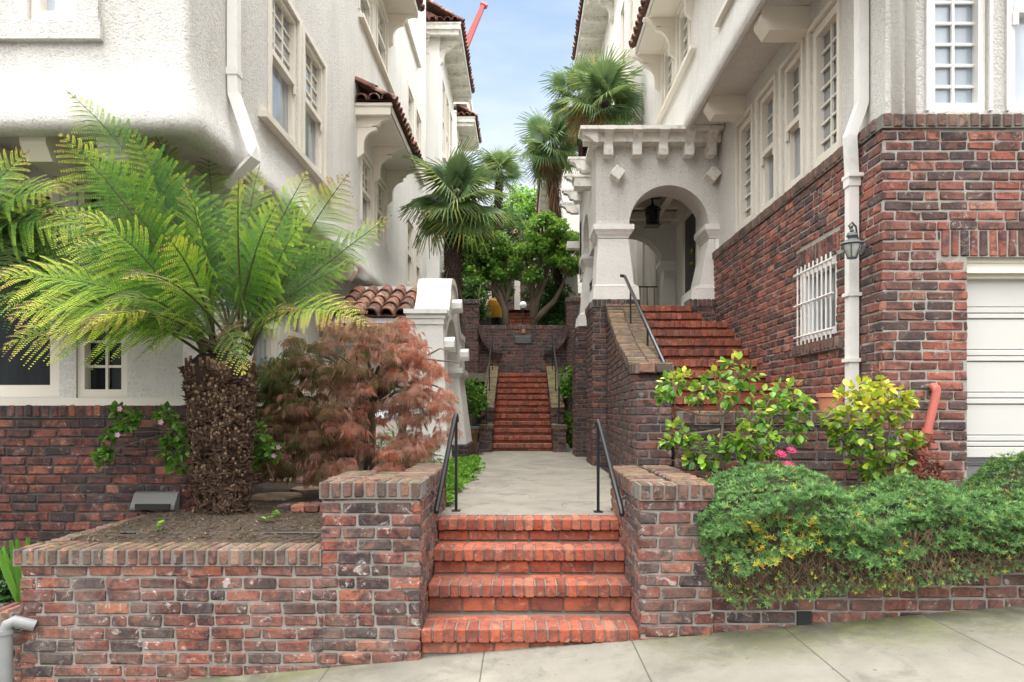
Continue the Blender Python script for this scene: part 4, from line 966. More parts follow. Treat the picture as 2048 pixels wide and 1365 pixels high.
gm.build('plinth_course', [M['brick_dark'], M['mortar']], rh)
gm = G(); coping(gm, (2.44, 10.25), (2.84, 10.25), 3.12, .3, .1, .03); gm.build('plinth_course', [M['brick_dark'], M['mortar']], rh)
gm = G(); gm.box(1.3, 2.84, 10.42, 14.0, 2.9, 3.018); gm.build('porch_floor', M['path'], rh)
# railings of the porch
def railing(th, a, b, h=.75, n=5):
    gm = G(); a, b = np.array(a), np.array(b)
    gm.tube([a + Z3 * h, b + Z3 * h], .014, 6)
    for i in range(n): p = a + (b - a) * (i + .5) / n; gm.tube([p, p + Z3 * h], .008, 6)
    return gm.build('railing', M['iron'], th)
railing(rh, (1.62, 13.1, 3.02), (2.55, 13.1, 3.02), .78, 7); railing(rh, (1.2, 11.0, 2.95), (1.2, 12.3, 2.95), .75, 7)

h2 = far_house('middle right white house rising behind the porch and palms', 2.30, 1.62, 14.3, 21.3, 12.4, 2.4, -1,
               [(14.35, 15.0, 8.2, 10.6), (15.5, 16.1, 8.6, 10.6), (17.6, 18.3, 8.9, 10.6), (19.2, 19.9, 8.9, 10.6), (14.4, 15.1, 5.6, 7.2)], (4.5, 17, 2.4))
awning(h2, 2.9, 1.62, 16.0, 21.3, 11.95, (), worn=True, slope=30, near=False, name='eave')
gm = G(); bracket(gm, (2.30, 17.5, 11.8), (-1, 0, 0), Y3, 1.0, .2); gm.build('bracket', M['worn'], h2)
gm = G()
for x in (2.36, 2.62, 2.9): gm.box(x, x + .1, 14.2, 14.30, 3, 6.2)
gm.build('mullion', M['trim'], h2)
h3 = far_house('farthest right white house with a small window behind the pergola ends', 1.25, .72, 24.4, 31, 10.3, 3.5, -1, [(25, 25.8, 7.6, 9.0), (27, 27.8, 7.6, 9)], (3.5, 27, 3.5))
window(h3, (lx(1139, 24.4), 24.4, EZ + (820 - 374) * 24.4 / F), X3, (0, -1, 0), .34, .42, 2, 2, 'casement', .02, .05, 'glass_dark', .04)
awning(h3, 1.9, .72, 25.4, 31, 9.9, (), worn=True, slope=30, near=True, name='eave')
# house closing the view
eh = empty('house', (0, 31, 4), 'white house with tiled roof closing the view behind the terrace trees', 'house')
gm = G(); wall(gm, (-5, 31, 4), X3, (0, -1, 0), 10, 5.2, [(3.6, 4.4, 1.6, 3.6), (6.4, 7.6, 2.0, 3.4), (4.62, 5.2, .9, 3.9)], .3); gm.box(-5, 5, 31.3, 36, 4, 9.2); gm.build('wall', M['stucco_far'], eh)
gm = G(); tiles(gm, (-5, 30.5, 9.1), X3, np.array((0, math.cos(R(25)), math.sin(R(25)))), 50, 3); gm.build('roof', M['tile'], eh)
gm = G(); bricks(gm, [(-.62, 30.2), (-.32, 30.2)], 5.2, 7.0, 1); bricks(gm, [(-.05, 30.2), (.35, 30.2)], 5.2, 7.6, 1); gm.build('entrance_pier', [M['brick_dark'], M['mortar']], eh)
for (a, b, c, d) in ((-1.4, -.6, 5.6, 7.6), (1.4, 2.6, 6.0, 7.4)): window(eh, (a, 31, c), X3, (0, -1, 0), b - a, d - c, 2, 2, 'double', .1, .06, 'glass_dark', .06)
gm = G(); gm.box(-.34, .18, 31.15, 31.2, 4.9, 7.9); gm.build('door', M['trim'], eh)
gp = empty('gate_pillar', (1.3, 20.4, 3.55), 'white pillar with the house number behind the terrace wall on the right', 'pillar')
gm = G(); xa, xb = lx(1131, 20.4), lx(1156, 20.4); pillar(gm, (xa + .02, xb - .02, 20.42, 20.8), (xa - .04, xb + .02, 20.4, 20.85), 4.55, 5.6); gm.box(xa + .1, xb - .08, 20.37, 20.42, 4.62, 4.68, 1)
gm.build('shaft', [M['stucco_soft'], M['dark']], gp); gm = G(); bricks(gm, [(xa - .06, 20.38), (xb + .06, 20.38)], 3.5, 4.53, 1, thick=.45); gm.build('brick_foot', [M['brick_dark'], M['mortar_dark']], gp)
def text(name, body, loc, size, mat, parent, rot=(R(90), 0, 0), ext=.006, sx=1):
    c = bpy.data.curves.new(name, 'FONT'); c.body = body; c.size = size; c.extrude = ext; c.align_x = 'CENTER'
    o = bpy.data.objects.new(name, c); COL.objects.link(o); dg = bpy.context.evaluated_depsgraph_get(); dg.update()
    me = bpy.data.meshes.new_from_object(o.evaluated_get(dg)); bpy.data.objects.remove(o); me.name = name
    me.transform(Matrix.Diagonal((sx, 1, 1, 1))); 
    o = bpy.data.objects.new(name, me); COL.objects.link(o); me.materials.clear(); me.materials.append(mat); o.parent = parent
    q = parent
    while q.parent: q = q.parent
    me.transform(Matrix.Translation(Vector(loc) - q.location) @ Matrix.Rotation(rot[0], 4, 'X')); return o
text('house_number', '76', (lx(1146, 20.36), 20.385, EZ + (820 - 591) * 20.4 / F), .17, M['iron'], gp)

# ------------------------------------------------------------------ portal gateway on the left
pg = empty('arched_gateway', (-1.3, 11.2, .68), 'white curved-gable arched gateway left of the path behind the maple', 'gateway')
def ptop(Y):
    if Y < 9.85: return 2.80
    d = abs(Y - 10.98)
    if d < .62: return 3.20 + .29 * math.sqrt(max(0, 1 - (d / .62) ** 2)) ** .8
    if d < 1.13: return 2.80 + .40 * ((1.13 - d) / .51) ** 1.7
    return 2.80
gm = G(); us, lo, hi = arch_samples(3.7, 1.35, .98, 2.15 - .68, .25, 0, 24, .74)
Ys = sorted(set([round(u, 6) for u in us] + list(np.linspace(.25, 2.7, 40).round(6)) + [.3500001]))
def plo(u):
    d = abs(u - 1.35)
    return (2.15 + .74 * math.sqrt(1 - (d / .98) ** 2)) if d < .98 else 2.13
U = []; LO = []
for u in Ys: U.append(u); LO.append(plo(u))
HI = [ptop(9.5 + u) for u in U]
colwall(gm, (-1.07, 9.5, 0), Y3, X3, .45, U, LO, HI)
gm.build('gable', M['stucco_soft'], pg, 'auto')
gm = G(); 
for u0, u1 in zip(np.linspace(.3, 3.5, 60), np.linspace(.3, 3.5, 60)[1:]):
    a, b = 9.5 + u0, 9.5 + u1; gm.obox((-1.545, a, ptop(a) - .05), (.50, 0, 0), (0, b - a, ptop(b) - ptop(a)), (0, 0, .09))
gm.box(-1.56, -1.03, 9.46, 9.86, 2.74, 2.80); gm.box(-1.59, -1.0, 9.42, 9.86, 2.80, 2.86); gm.box(-1.54, -1.05, 9.48, 9.84, 2.66, 2.74)
gm.build('gable_coping', M['white'], pg)
gm = G(); pillar(gm, (-1.52, -1.07, 9.5, 9.88), (-1.57, -.98, 9.44, 9.95), .66, 2.66); gm.build('pillar', M['stucco_soft'], pg)
gm = G(); pillar(gm, (-1.52, -1.07, 11.86, 12.9), (-1.57, -.93, 11.75, 13.2), .90, 2.15); gm.build('pillar', M['stucco_soft'], pg)
gm = G(); capital(gm, (-1.52, -1.07, 11.86, 12.9), 2.0, 2.2, .07); gm.build('capital', M['white'], pg)
gm = G(); bricks(gm, [(-1.6, 11.72), (-.91, 11.72)], .6, .92, 1, thick=.5); bricks(gm, [(-.91, 11.73), (-.91, 13.25)], .6, .92, 1); gm.build('brick_plinth', [M['brick_dark'], M['mortar_dark']], pg)
for Y, z in ((9.68, 2.40), (12.25, 2.46), (10.85, 3.10)):
    gm = G(); pr_ = [(math.cos(a) * .11, math.sin(a) * .11) for a in np.arange(8) * math.pi / 4 + math.pi / 8]; gm.prism(pr_, (-1.09, Y, z), Y3, Z3, (.17, 0, 0)); gm.build('ornament_block', M['white'], pg)
tr = empty('entrance_roof', (-2.05, 10.3, 2.7), 'small terracotta barrel-tile roof between the house and the arched gateway', 'roof')
gm = G(); s_ = np.array((0, math.cos(R(24)), math.sin(R(24)))); tiles(gm, (-2.62, 9.65, 2.79), X3, s_, 5, 4, .215, .34, .098); gm.build('roof_tiles', M['tile'], tr)
gm = G(); gm.obox((-2.6, 9.7, 2.70), (1.05, 0, 0), tuple(s_ * 1.4), (0, 0, .07)); gm.box(-2.6, -1.54, 10.9, 11.3, 3.2, 3.42); gm.build('eave_board', M['white'], tr)

# ------------------------------------------------------------------ handrails
def handrail(loc, label, posts, rail, br=(), r=.019, mat='iron', grp=None, flat=False):
    h = empty('handrail', loc, label, 'handrail', grp)
    gm = G(); gm.tube(rail, r, 8 if not flat else 4, sq=flat); gm.build('rail', M[mat], h, not flat and 'auto')
    for a, b in posts: gm = G(); gm.tube([a, b], .016, 4, sq=True); gm.box(a[0] - .035, a[0] + .035, a[1] - .035, a[1] + .035, a[2] - .004, a[2] + .008); gm.build('post', M[mat], h)
    for a, b in br: gm = G(); gm.tube([a, b], .008, 6); gm.build('wall_bracket', M[mat], h)
    return h
handrail((-.55, 5.68, .68), 'black iron handrail against the left pier of the front steps', [((-.53, 5.68, .68), (-.53, 5.68, 1.43))],
         [(-.53, 5.70, 1.40), (-.53, 5.70, 1.44), (-.53, 5.66, 1.462), (-.535, 5.62, 1.44), (-.585, 4.92, .86), (-.59, 4.88, .82), (-.592, 4.87, .80), (-.592, 4.88, .785)], [((-.582, 4.96, .89), (-.64, 4.96, .92))])
handrail((.62, 5.60, .68), 'black iron handrail against the right pier of the front steps', [((.615, 5.62, .68), (.615, 5.62, 1.39))],
         [(.615, 5.64, 1.36), (.615, 5.64, 1.40), (.615, 5.60, 1.41), (.62, 5.56, 1.385), (.69, 4.90, .84), (.695, 4.86, .80), (.697, 4.855, .785), (.695, 4.87, .77)], [((.688, 4.94, .87), (.745, 4.94, .895))])
a_, b_ = P(1248, 553, 9.9), P(1337, 742, 6.65)
a_ = (1.46, 9.9, a_[2]); b_ = (1.40, 6.7, b_[2])
def onr(Y): t = (Y - b_[1]) / (a_[1] - b_[1]); return tuple(b_[i] + (a_[i] - b_[i]) * t for i in range(3))
handrail((1.45, 8.3, 2), 'long black handrail climbing beside the porch stairs', [((onr(Y)[0], Y, stz(Y) - .01), onr(Y)) for Y in (6.75, 7.9, 9.3)],
         [(1.40, a_[1] + .02, a_[2] + .015), a_, b_, (b_[0], b_[1] - .05, b_[2] - .05)], r=.022)
for sx_, x in ((-1, -.70), (1, .745)):
    fp = lambda Y: (x, Y, float(np.interp(Y, [13.9, 17.0], [1.95, 3.35])))
    handrail((x, 15.4, 1.5), 'thin dark handrail on the %s cheek wall of the far steps' % ('left' if sx_ < 0 else 'right'), [((x, Y, zb), fp(Y)) for Y, zb in ((14.0, 1.2), (15.3, 1.85), (16.9, 2.42))],
             [(x, 13.9, 1.4), fp(13.9), fp(17.0), (x, 17.1, 3.3)], r=.016, grp='handrails of the far steps')

# ------------------------------------------------------------------ small fixtures
pq = tag(None or (lambda gm: (gm.cb([(lx(1046, 18.2), 18.175, EZ + (820 - 680) * 18.2 / F)], [(.21, .02, .10)], .012), gm.build('wall_plaque', M['iron_worn'], root=(lx(1046, 18.2), 18.2, 3.3)))[1])(G()), 'dark stone plaque set in the brick retaining wall', 'plaque')
gm = G(); gm.cb([(.05, 18.17, EZ + (820 - 664) * 18.2 / F)], [(.045, .02, .05)], .01); tag(gm.build('wall_light', mat_plain("amber_lens", (.42, .17, .04), .3), root=(.05, 18.2, 3.5)), 'small amber light above the plaque on the retaining wall', 'light')
gl = empty('lamp_post', (lx(1046, 18.4), 18.4, 3.68), 'short black lamp post with a white globe above the retaining wall', 'lamp post')
gm = G(); c = (lx(1046, 18.4), 18.33, 3.68); gm.lathe(c, [(.06, 0), (.06, .02), (.028, .05), (.022, .10), (.022, .42), (.04, .43), (.04, .46), (.03, .48)], 12); gm.build('post', M['iron'], gl, 'auto')
gm = G(); gm.lathe((c[0], c[1], c[2] + .565), [(.097 * math.sin(a), -.097 * math.cos(a)) for a in np.linspace(0, math.pi, 13)], 20); gm.build('globe', M['globe'], gl, True)
# hanging porch lantern
ln = empty('porch_lantern', (lx(1305, 11.5), 11.5, 4.98), 'black iron lantern hanging under the porch ceiling', 'lantern')
x, y, z = ln.location; gm = G(); gm.lathe((x, y, z - .20), [(.15, 0), (.15, .015), (.09, .05), (.05, .075), (.02, .09), (.015, .2)], 8); gm.box(x - .12, x + .12, y - .12, y + .12, z - .47, z - .455)
for a in range(8):
    th = a * math.pi / 4 + .2; gm.tube([(x + .125 * math.cos(th), y + .125 * math.sin(th), z - .20), (x + .10 * math.cos(th), y + .10 * math.sin(th), z - .46)], .007, 4)
for zz_, q in ((-.29, .118), (-.40, .108)): gm.tube([(x + q * math.cos(t), y + q * math.sin(t), z + zz_) for t in np.linspace(0, 2 * math.pi, 9)], .006, 4)
gm.build('frame', M['iron'], ln); gm = G(); gm.lathe((x, y, z - .45), [(.088, 0), (.108, .24)], 8); gm.build('glass', M['glass_dark'], ln)
# wall lantern on the right corner
wl = empty('wall_lantern', (2.79, 5.72, 2.85), 'grey carriage lantern with a scrolled arm on the brick corner by the drainpipe', 'lantern')
x, y, z = lx(1704, 5.62), 5.62, EZ + (820 - 490) * 5.62 / F
gm = G(); gm.lathe((x, y, z), [(0, .10), (.035, .095), (.045, .07), (.035, .06), (.03, .05), (.085, .015), (.09, .005), (.082, 0)], 14)
gm.lathe((x, y, z), [(.035, -.112), (.04, -.105), (.03, -.10)], 12); gm.lathe((x, y, z), [(0, .16), (.012, .15), (.006, .13), (.02, .11), (0, .10)], 10)
for a in range(6):
    th = a * math.pi / 3; gm.tube([(x + .078 * math.cos(th), y + .078 * math.sin(th), z), (x + .036 * math.cos(th), y + .036 * math.sin(th), z - .105)], .005, 4)
arm = [(2.84, 5.80, z + .01), (2.80, 5.78, z + .02), (x + .09, y + .10, z + .09), (x + .06, y + .06, z + .16), (x, y, z + .18), (x - .03, y - .01, z + .15), (x - .01, y, z + .125)]
gm.tube(arm, .008, 6); gm.lathe((2.835, 5.80, z + .01), [(.055, 0), (.05, .02), (.02, .03)], 14, ax=(-1, 0, 0)); gm.build('frame', M['iron_worn'], wl, 'auto')
gm = G(); gm.lathe((x, y, z), [(.030, -.10), (.060, -.04), (.072, -.003)], 12); gm.build('glass', mat_glass("seeded_glass", (.5, .52, .5), .3, .2), wl)
# pipes
gm = G(); gm.tube([P(1866, 775, 5.5), P(1868, 774, 5.42), P(1872, 777, 5.40), P(1873, 785, 5.40), P(1855, 862, 5.40)], .032, 12); gm.tube([P(1856, 858, 5.40), P(1854, 868, 5.40)], .042, 12); gm.tube([P(1855, 862, 5.40), P(1830, 975, 5.40)], .029, 12)
tag(gm.build('vent_pipe', M['pinkpipe'], None, 'auto', P(1840, 975, 5.4)), 'salmon-painted vent pipe leaning against the brick corner', 'pipe')
gm = G(); gm.tube([(-3.03, 4.36, .155), P(28, 1243, 4.31), P(16, 1249, 4.30), P(12, 1262, 4.30)], .036, 12); gm.tube([P(12, 1259, 4.3), P(12, 1268, 4.3)], .044, 12); gm.tube([P(12, 1262, 4.30), P(12, 1420, 4.30)], .036, 12)
tag(gm.build('drain_pipe', M['galv'], None, 'auto', P(12, 1400, 4.3)), 'grey drainpipe with an elbow at the bottom left corner', 'pipe')
vb = G(); x0, _, z0 = P(262, 1027, 5.78); x1 = lx(350, 5.78)
vb.prism([(0, 0), (.10, 0), (.10, .02), (.03, .13), (0, .14)], (x0, 5.86, z0 + .03), (0, -1, 0), Z3, (x1 - x0, 0, 0)); vb.box(x0 + .05, x1 - .03, 5.745, 5.765, z0 + .035, z0 + .08, 1)
tag(vb.build('vent_hood', [mat_plain('dull_lead', (.13, .125, .12), .6), M['dark']], root=(x0, 5.86, z0)), 'grey metal vent hood low on the sooty brick wall', 'vent')
cr = empty('construction_crane', P(930, 92, 150), 'distant red crane boom rising above the left roofs', 'crane')
gm = G(); gm.tube([P(698, 630, 150), P(968, 8, 150)], [2.6, .6], 4, sq=True); gm.build('boom', mat_plain("crane_red", (.50, .09, .08), .5), cr)
gm = G(); gm.tube([P(962, 8, 150), P(974, 14, 150)], .55, 6); gm.build('boom_head', mat_plain("crane_red_head", (.42, .07, .07), .5), cr)
# =================================================================== PLANTS
def unit(a): return a / np.maximum(np.linalg.norm(a, axis=-1, keepdims=True), 1e-9)
def frames(d, up):                        # columns: side, along d, normal
    d = unit(np.asarray(d, float)); up = np.broadcast_to(np.asarray(up, float), d.shape)
    s = unit(np.cross(d, up) + 1e-6); n = np.cross(s, d); return np.stack([s, d, n], axis=2)
def rdir(n): return unit(RNG.normal(size=(n, 3)))
def bez(a, b, c, n=12):
    t = np.linspace(0, 1, n)[:, None]; a, b, c = map(np.array, (a, b, c)); return (1 - t) ** 2 * a + 2 * t * (1 - t) * b + t * t * c
OV = np.array([(0, 0, 0), (.30, .22, .05), (.40, .5, .06), (.24, .80, .03), (0, 1.05, -.06), (-.24, .80, .03), (-.40, .5, .06), (-.30, .22, .05), (0, .25, -.02), (0, .5, -.03), (0, .8, -.04)])
OVF = np.array([(0, 1, 8, 8), (1, 2, 9, 8), (2, 3, 10, 9), (3, 4, 10, 10), (0, 8, 7, 7), (7, 8, 9, 6), (6, 9, 10, 5), (5, 10, 4, 4)])
OVT = np.array([(0, 1, 8), (1, 2, 9), (1, 9, 8), (2, 3, 10), (2, 10, 9), (3, 4, 10), (0, 8, 7), (7, 8, 9), (7, 9, 6), (6, 9, 10), (6, 10, 5), (5, 10, 4)])
NAR = np.array([(0, 0, 0), (.5, .45, .04), (0, 1, -.04), (-.5, .45, .04)]); NARF = np.array([(0, 1, 2), (0, 2, 3)])
BLD = np.array([(0, 0, 0), (.5, .12, .02), (.46, .72, .0), (0, 1, -.05), (-.46, .72, .0), (-.5, .12, .02)]); BLDF = np.array([(0, 1, 2, 3), (0, 3, 4, 5)])

M['fern'] = mat_leaf("fern_frond", [(0, (.012, .045, .010)), (.25, (.035, .12, .014)), (.5, (.10, .26, .018)), (.75, (.32, .45, .03)), (.92, (.58, .52, .06)), (1, (.28, .11, .045))], .34, .5, .25)
M['fern_stem'] = mat_plain("fern_stem", (.075, .075, .025), .7, .4, .3, 60, dirt=(.07, .03, .015, .5))
M['fern_dead'] = mat_leaf("dry_fern", [(0, (.10, .045, .02)), (1, (.30, .16, .07))], .2, .8)
M['fern_trunk'] = mat_plain("fern_trunk_fibre", (.035, .020, .012), 1, .5, 1, 60)
M['fern_stub'] = mat_leaf("fern_trunk_stubs", [(0, (.045, .024, .014)), (.6, (.13, .075, .042)), (1, (.28, .20, .13))], 0, .9)
M['maple'] = mat_leaf("laceleaf_maple", [(0, (.07, .11, .03)), (.25, (.20, .16, .07)), (.5, (.44, .25, .18)), (.75, (.62, .37, .31)), (1, (.58, .19, .11))], .35, .55, 0)
M['camellia'] = mat_leaf("camellia_leaf", [(0, (.035, .12, .018)), (.4, (.10, .26, .02)), (.75, (.24, .42, .03)), (1, (.50, .52, .04))], .3, .32, 0, .6)
M['camellia_y'] = mat_leaf("camellia_yellow_leaf", [(0, (.05, .15, .018)), (.35, (.17, .31, .02)), (.7, (.40, .46, .03)), (1, (.62, .52, .04))], .3, .32, 0, .6)
M['green'] = mat_leaf("garden_leaf", [(0, (.018, .06, .012)), (.5, (.06, .17, .018)), (1, (.16, .34, .03))], .3, .4)
M['bright'] = mat_leaf("bright_leaf", [(0, (.03, .11, .012)), (.5, (.10, .27, .02)), (1, (.23, .45, .04))], .35, .45)
M['darkleaf'] = mat_leaf("dark_leaf", [(0, (.014, .045, .014)), (.5, (.045, .13, .028)), (.85, (.10, .24, .035)), (1, (.20, .38, .05))], .22, .4)
M['treeleaf'] = mat_leaf("magnolia_leaf", [(0, (.03, .09, .016)), (.5, (.10, .25, .03)), (.85, (.22, .42, .045)), (1, (.36, .54, .07))], .3, .35)
M['hedge'] = mat_leaf("fleabane_leaf", [(0, (.03, .09, .03)), (.45, (.11, .25, .075)), (.8, (.22, .38, .11)), (.93, (.50, .46, .04)), (1, (.60, .30, .04))], .25, .6)
M['palm'] = mat_leaf("palm_fan", [(0, (.035, .08, .04)), (.5, (.115, .215, .085)), (.75, (.26, .37, .11)), (1, (.55, .42, .06))], .35, .4, .35)
M['palm_dead'] = mat_leaf("dead_palm", [(0, (.13, .06, .035)), (1, (.38, .20, .12))], .2, .8)
M['redleaf'] = mat_leaf("red_leaf", [(0, (.12, .03, .03)), (.6, (.28, .06, .05)), (1, (.20, .22, .04))], .3, .5)
M['twig'] = mat_plain("brown_twig", (.14, .085, .05), .9, .4, .3, 60)
M['petal'] = mat_leaf("magenta_petal", [(0, (.45, .01, .10)), (1, (.72, .03, .22))], .3, .5)
M['pinkpetal'] = mat_leaf("pale_pink_petal", [(0, (.62, .30, .52)), (1, (.75, .45, .62))], .3, .5)
M['ceramic'] = mat_plain("glazed_pot", (.17, .085, .035), .35, .3, .2, 20, dirt=(.32, .17, .05, .6))
M['turq'] = mat_plain("turquoise_glaze", (.10, .20, .19), .35, .2, 0)

# ---- tree fern
def frond(parent, C, tip, ctrl, seed, wid=.36, dead=False, col=.45, name='frond', tipdry=.5, stemr=.013, dens=1.0, curl=.20):
    rg = np.random.default_rng(seed); Pt = bez(C, ctrl, tip, 60)
    seg = np.linalg.norm(np.diff(Pt, axis=0), axis=1); s = np.concatenate([[0], np.cumsum(seg)]); Lt = s[-1]; n = int(Lt * .74 / .045 * dens)
    gm = G(); gm.tube([tuple(p) for p in Pt[::5]] + [tuple(Pt[-1])], list(np.linspace(stemr, .002, len(Pt[::5]) + 1)), 5)
    at = lambda u: np.array([np.interp(u * Lt, s, Pt[:, k]) for k in range(3)])
    Cc = []; D = []; Up = []; Sc = []; rr = []
    upw = np.array((0, 0, 1.)); face = unit(np.array((rg.normal(0, .25), -.75, .75)))
    for i in range(n):
        u = .26 + .73 * (i + .5) / n; p = at(u); t = unit(at(min(u + .01, 1)) - at(u - .01)); side = unit(np.cross(t, face) + 1e-5); nn = np.cross(side, t)
        v = (u - .26) / .74; pl = 1.12 * wid * (math.sin(math.pi * min(1, (v + .10) / 1.1) ** .75) ** .8) * (1 - .25 * v) + .015
        if v > .9: pl *= max(.25, (1 - v) / .1)
        for sg in (-1, 1):
            L_ = pl * rg.uniform(.82, 1.12); d0 = unit(side * sg * .92 + t * (.34 + .35 * v + rg.normal(0, .06)) + nn * rg.uniform(-.02, .34))
            m = max(5, int(L_ / .0125)); q = (np.arange(m) + .5) / m
            pos = p + d0 * (q[:, None] * L_) + t * (.16 * L_ * q[:, None] ** 2) + np.array((0, 0, -1.)) * (curl + rg.uniform(-.03, .05)) * (q[:, None] ** 2) * L_ * 1.6
            dl = unit(np.gradient(pos, axis=0)) if m > 1 else d0[None]
            s2 = unit(np.cross(dl, nn)); pw = .0225 * (1 - q) ** .45 * (L_ / .34) ** .4 + .004
            for s3 in (-1, 1):
                Cc.append(pos); D.append(s2 * s3 + dl * .45); Up.append(np.broadcast_to(nn, pos.shape)); Sc.append(np.stack([np.full(m, .0082) * (.7 + L_), pw * rg.uniform(.85, 1.1, m), pw], 1))
                dry = tipdry * max(0, v - .66) * 4 + (0.25 if rg.random() < .04 else 0)
                rr.append(np.clip(col - .12 + .42 * v + .30 * q + dry * rg.uniform(0, .6, m) + rg.normal(0, .06, m), 0, 1))
            gm.add([tuple(p), tuple(p + d0 * L_ * .5 + upw * .004), tuple(pos[-1]), tuple(p + d0 * L_ * .5 - upw * .004 + t * .003)], [(0, 1, 2, 3)], 0)
    gm.inst(BLD * np.array((1, 1, .6)), BLDF, np.concatenate(Cc), frames(np.concatenate(D), np.concatenate(Up)), np.concatenate(Sc), np.concatenate(rr), 1)
    o = gm.build(name, [M['fern_stem'], M['fern_dead'] if dead else M['fern']], parent)
    return o
tf = empty('tree_fern', (-2.25, 5.4, .64), 'large tree fern with a fat shaggy brown trunk standing in the left planter', 'tree fern', 'tree ferns')
TC = np.array(P(440, 705, 5.35))
tips = [  # tip px,py,depth, control px,py,depth, width, colour, tipdry
 (128, 178, 5.0, 320, 330, 5.2, .34, .20, .9), (112, 262, 4.7, 300, 420, 5.0, .38, .25, .9), (262, 262, 5.1, 360, 430, 5.3, .36, .30, .3), (300, 255, 5.5, 400, 420, 5.5, .34, .22, .7),
 (225, 215, 5.9, 330, 420, 5.7, .36, .15, .5), (478, 355, 4.4, 470, 480, 4.8, .34, .42, .5), (560, 400, 4.9, 500, 480, 5.0, .34, .32, .3), (618, 338, 5.2, 540, 470, 5.3, .36, .30, .9),
 (700, 345, 5.5, 590, 480, 5.4, .34, .22, .8), (785, 430, 5.3, 640, 530, 5.4, .30, .15, 1.0), (745, 655, 4.6, 590, 560, 4.9, .26, .55, .1), (598, 622, 4.8, 520, 600, 5.0, .15, .5, .2),
 (488, 752, 4.85, 452, 600, 5.0, .13, .35, .9), (415, 300, 6.0, 430, 480, 5.7, .34, .12, .2), (365, 350, 4.7, 420, 470, 5.0, .34, .30, .5), (520, 440, 5.9, 490, 500, 5.6, .32, .12, .3),
 (-45, 560, 4.6, 220, 520, 4.9, .38, .42, .3), (10, 640, 4.5, 210, 560, 4.8, .36, .45, .3), (0, 700, 4.9, 200, 585, 5.0, .36, .35, .2), (155, 668, 4.4, 290, 560, 4.7, .30, .52, .2),
 (150, 425, 4.6, 300, 470, 4.9, .32, .48, .2), (245, 560, 4.3, 350, 510, 4.7, .26, .52, .3), (60, 480, 5.3, 250, 490, 5.3, .36, .20, .4), (40, 610, 5.8, 220, 540, 5.6, .34, .10, .2),
 (660, 480, 5.9, 560, 530, 5.7, .30, .10, .5), (180, 350, 5.7, 320, 450, 5.6, .36, .08, .3), (300, 700, 5.0, 350, 590, 5.1, .22, .30, .3), (330, 470, 4.5, 400, 540, 4.8, .28, .38, .3),
 (100, 560, 5.2, 250, 520, 5.2, .34, .25, .2), (640, 400, 4.8, 530, 520, 5.0, .32, .34, .3),
 (80, 420, 5.1, 260, 450, 5.2, .36, .28, .6), (-20, 610, 5.0, 200, 510, 5.0, .36, .30, .3), (130, 500, 4.9, 270, 470, 5.0, .34, .36, .3), (210, 620, 4.6, 320, 540, 4.8, .28, .40, .3), (560, 560, 5.6, 500, 560, 5.4, .26, .05, .2),
 (350, 420, 5.8, 400, 520, 5.6, .34, .05, .2), (600, 440, 5.7, 520, 520, 5.5, .32, .08, .2), (440, 400, 5.6, 440, 500, 5.5, .34, .10, .2), (720, 520, 5.0, 600, 560, 5.1, .26, .12, .6), (60, 690, 4.7, 240, 590, 4.9, .30, .42, .3),
 (180, 300, 5.2, 320, 400, 5.3, .36, .18, .8), (240, 400, 5.0, 340, 470, 5.1, .34, .30, .4), (520, 330, 5.4, 480, 450, 5.4, .32, .22, .6), (670, 600, 5.2, 560, 570, 5.2, .22, .10, .3)]
for k, (tx, ty, tY, cx, cy, cY, w, c_, td) in enumerate(tips):
    a = k * 2.4; st_ = TC + np.array((.13 * math.cos(a), .10 * math.sin(a), -.02 + .03 * random.random()))
    if tx > 430: st_[0] += .10
    frond(tf, st_, P(tx, ty, tY), P(cx, cy, cY), 100 + k, w, False, c_, tipdry=td)
for k, (tx, ty, tY) in enumerate(((455, 690, 5.05), (470, 700, 5.1), (440, 665, 5.15), (490, 680, 5.2))):
    frond(tf, TC + np.array((.14, -.05, .04)), P(tx, ty + 20, tY), P(460, 600, 5.0), 300 + k, .10, True, .5, 'dead_frond', stemr=.006, dens=.6)
gm = G(); rgt = np.random.default_rng(5)
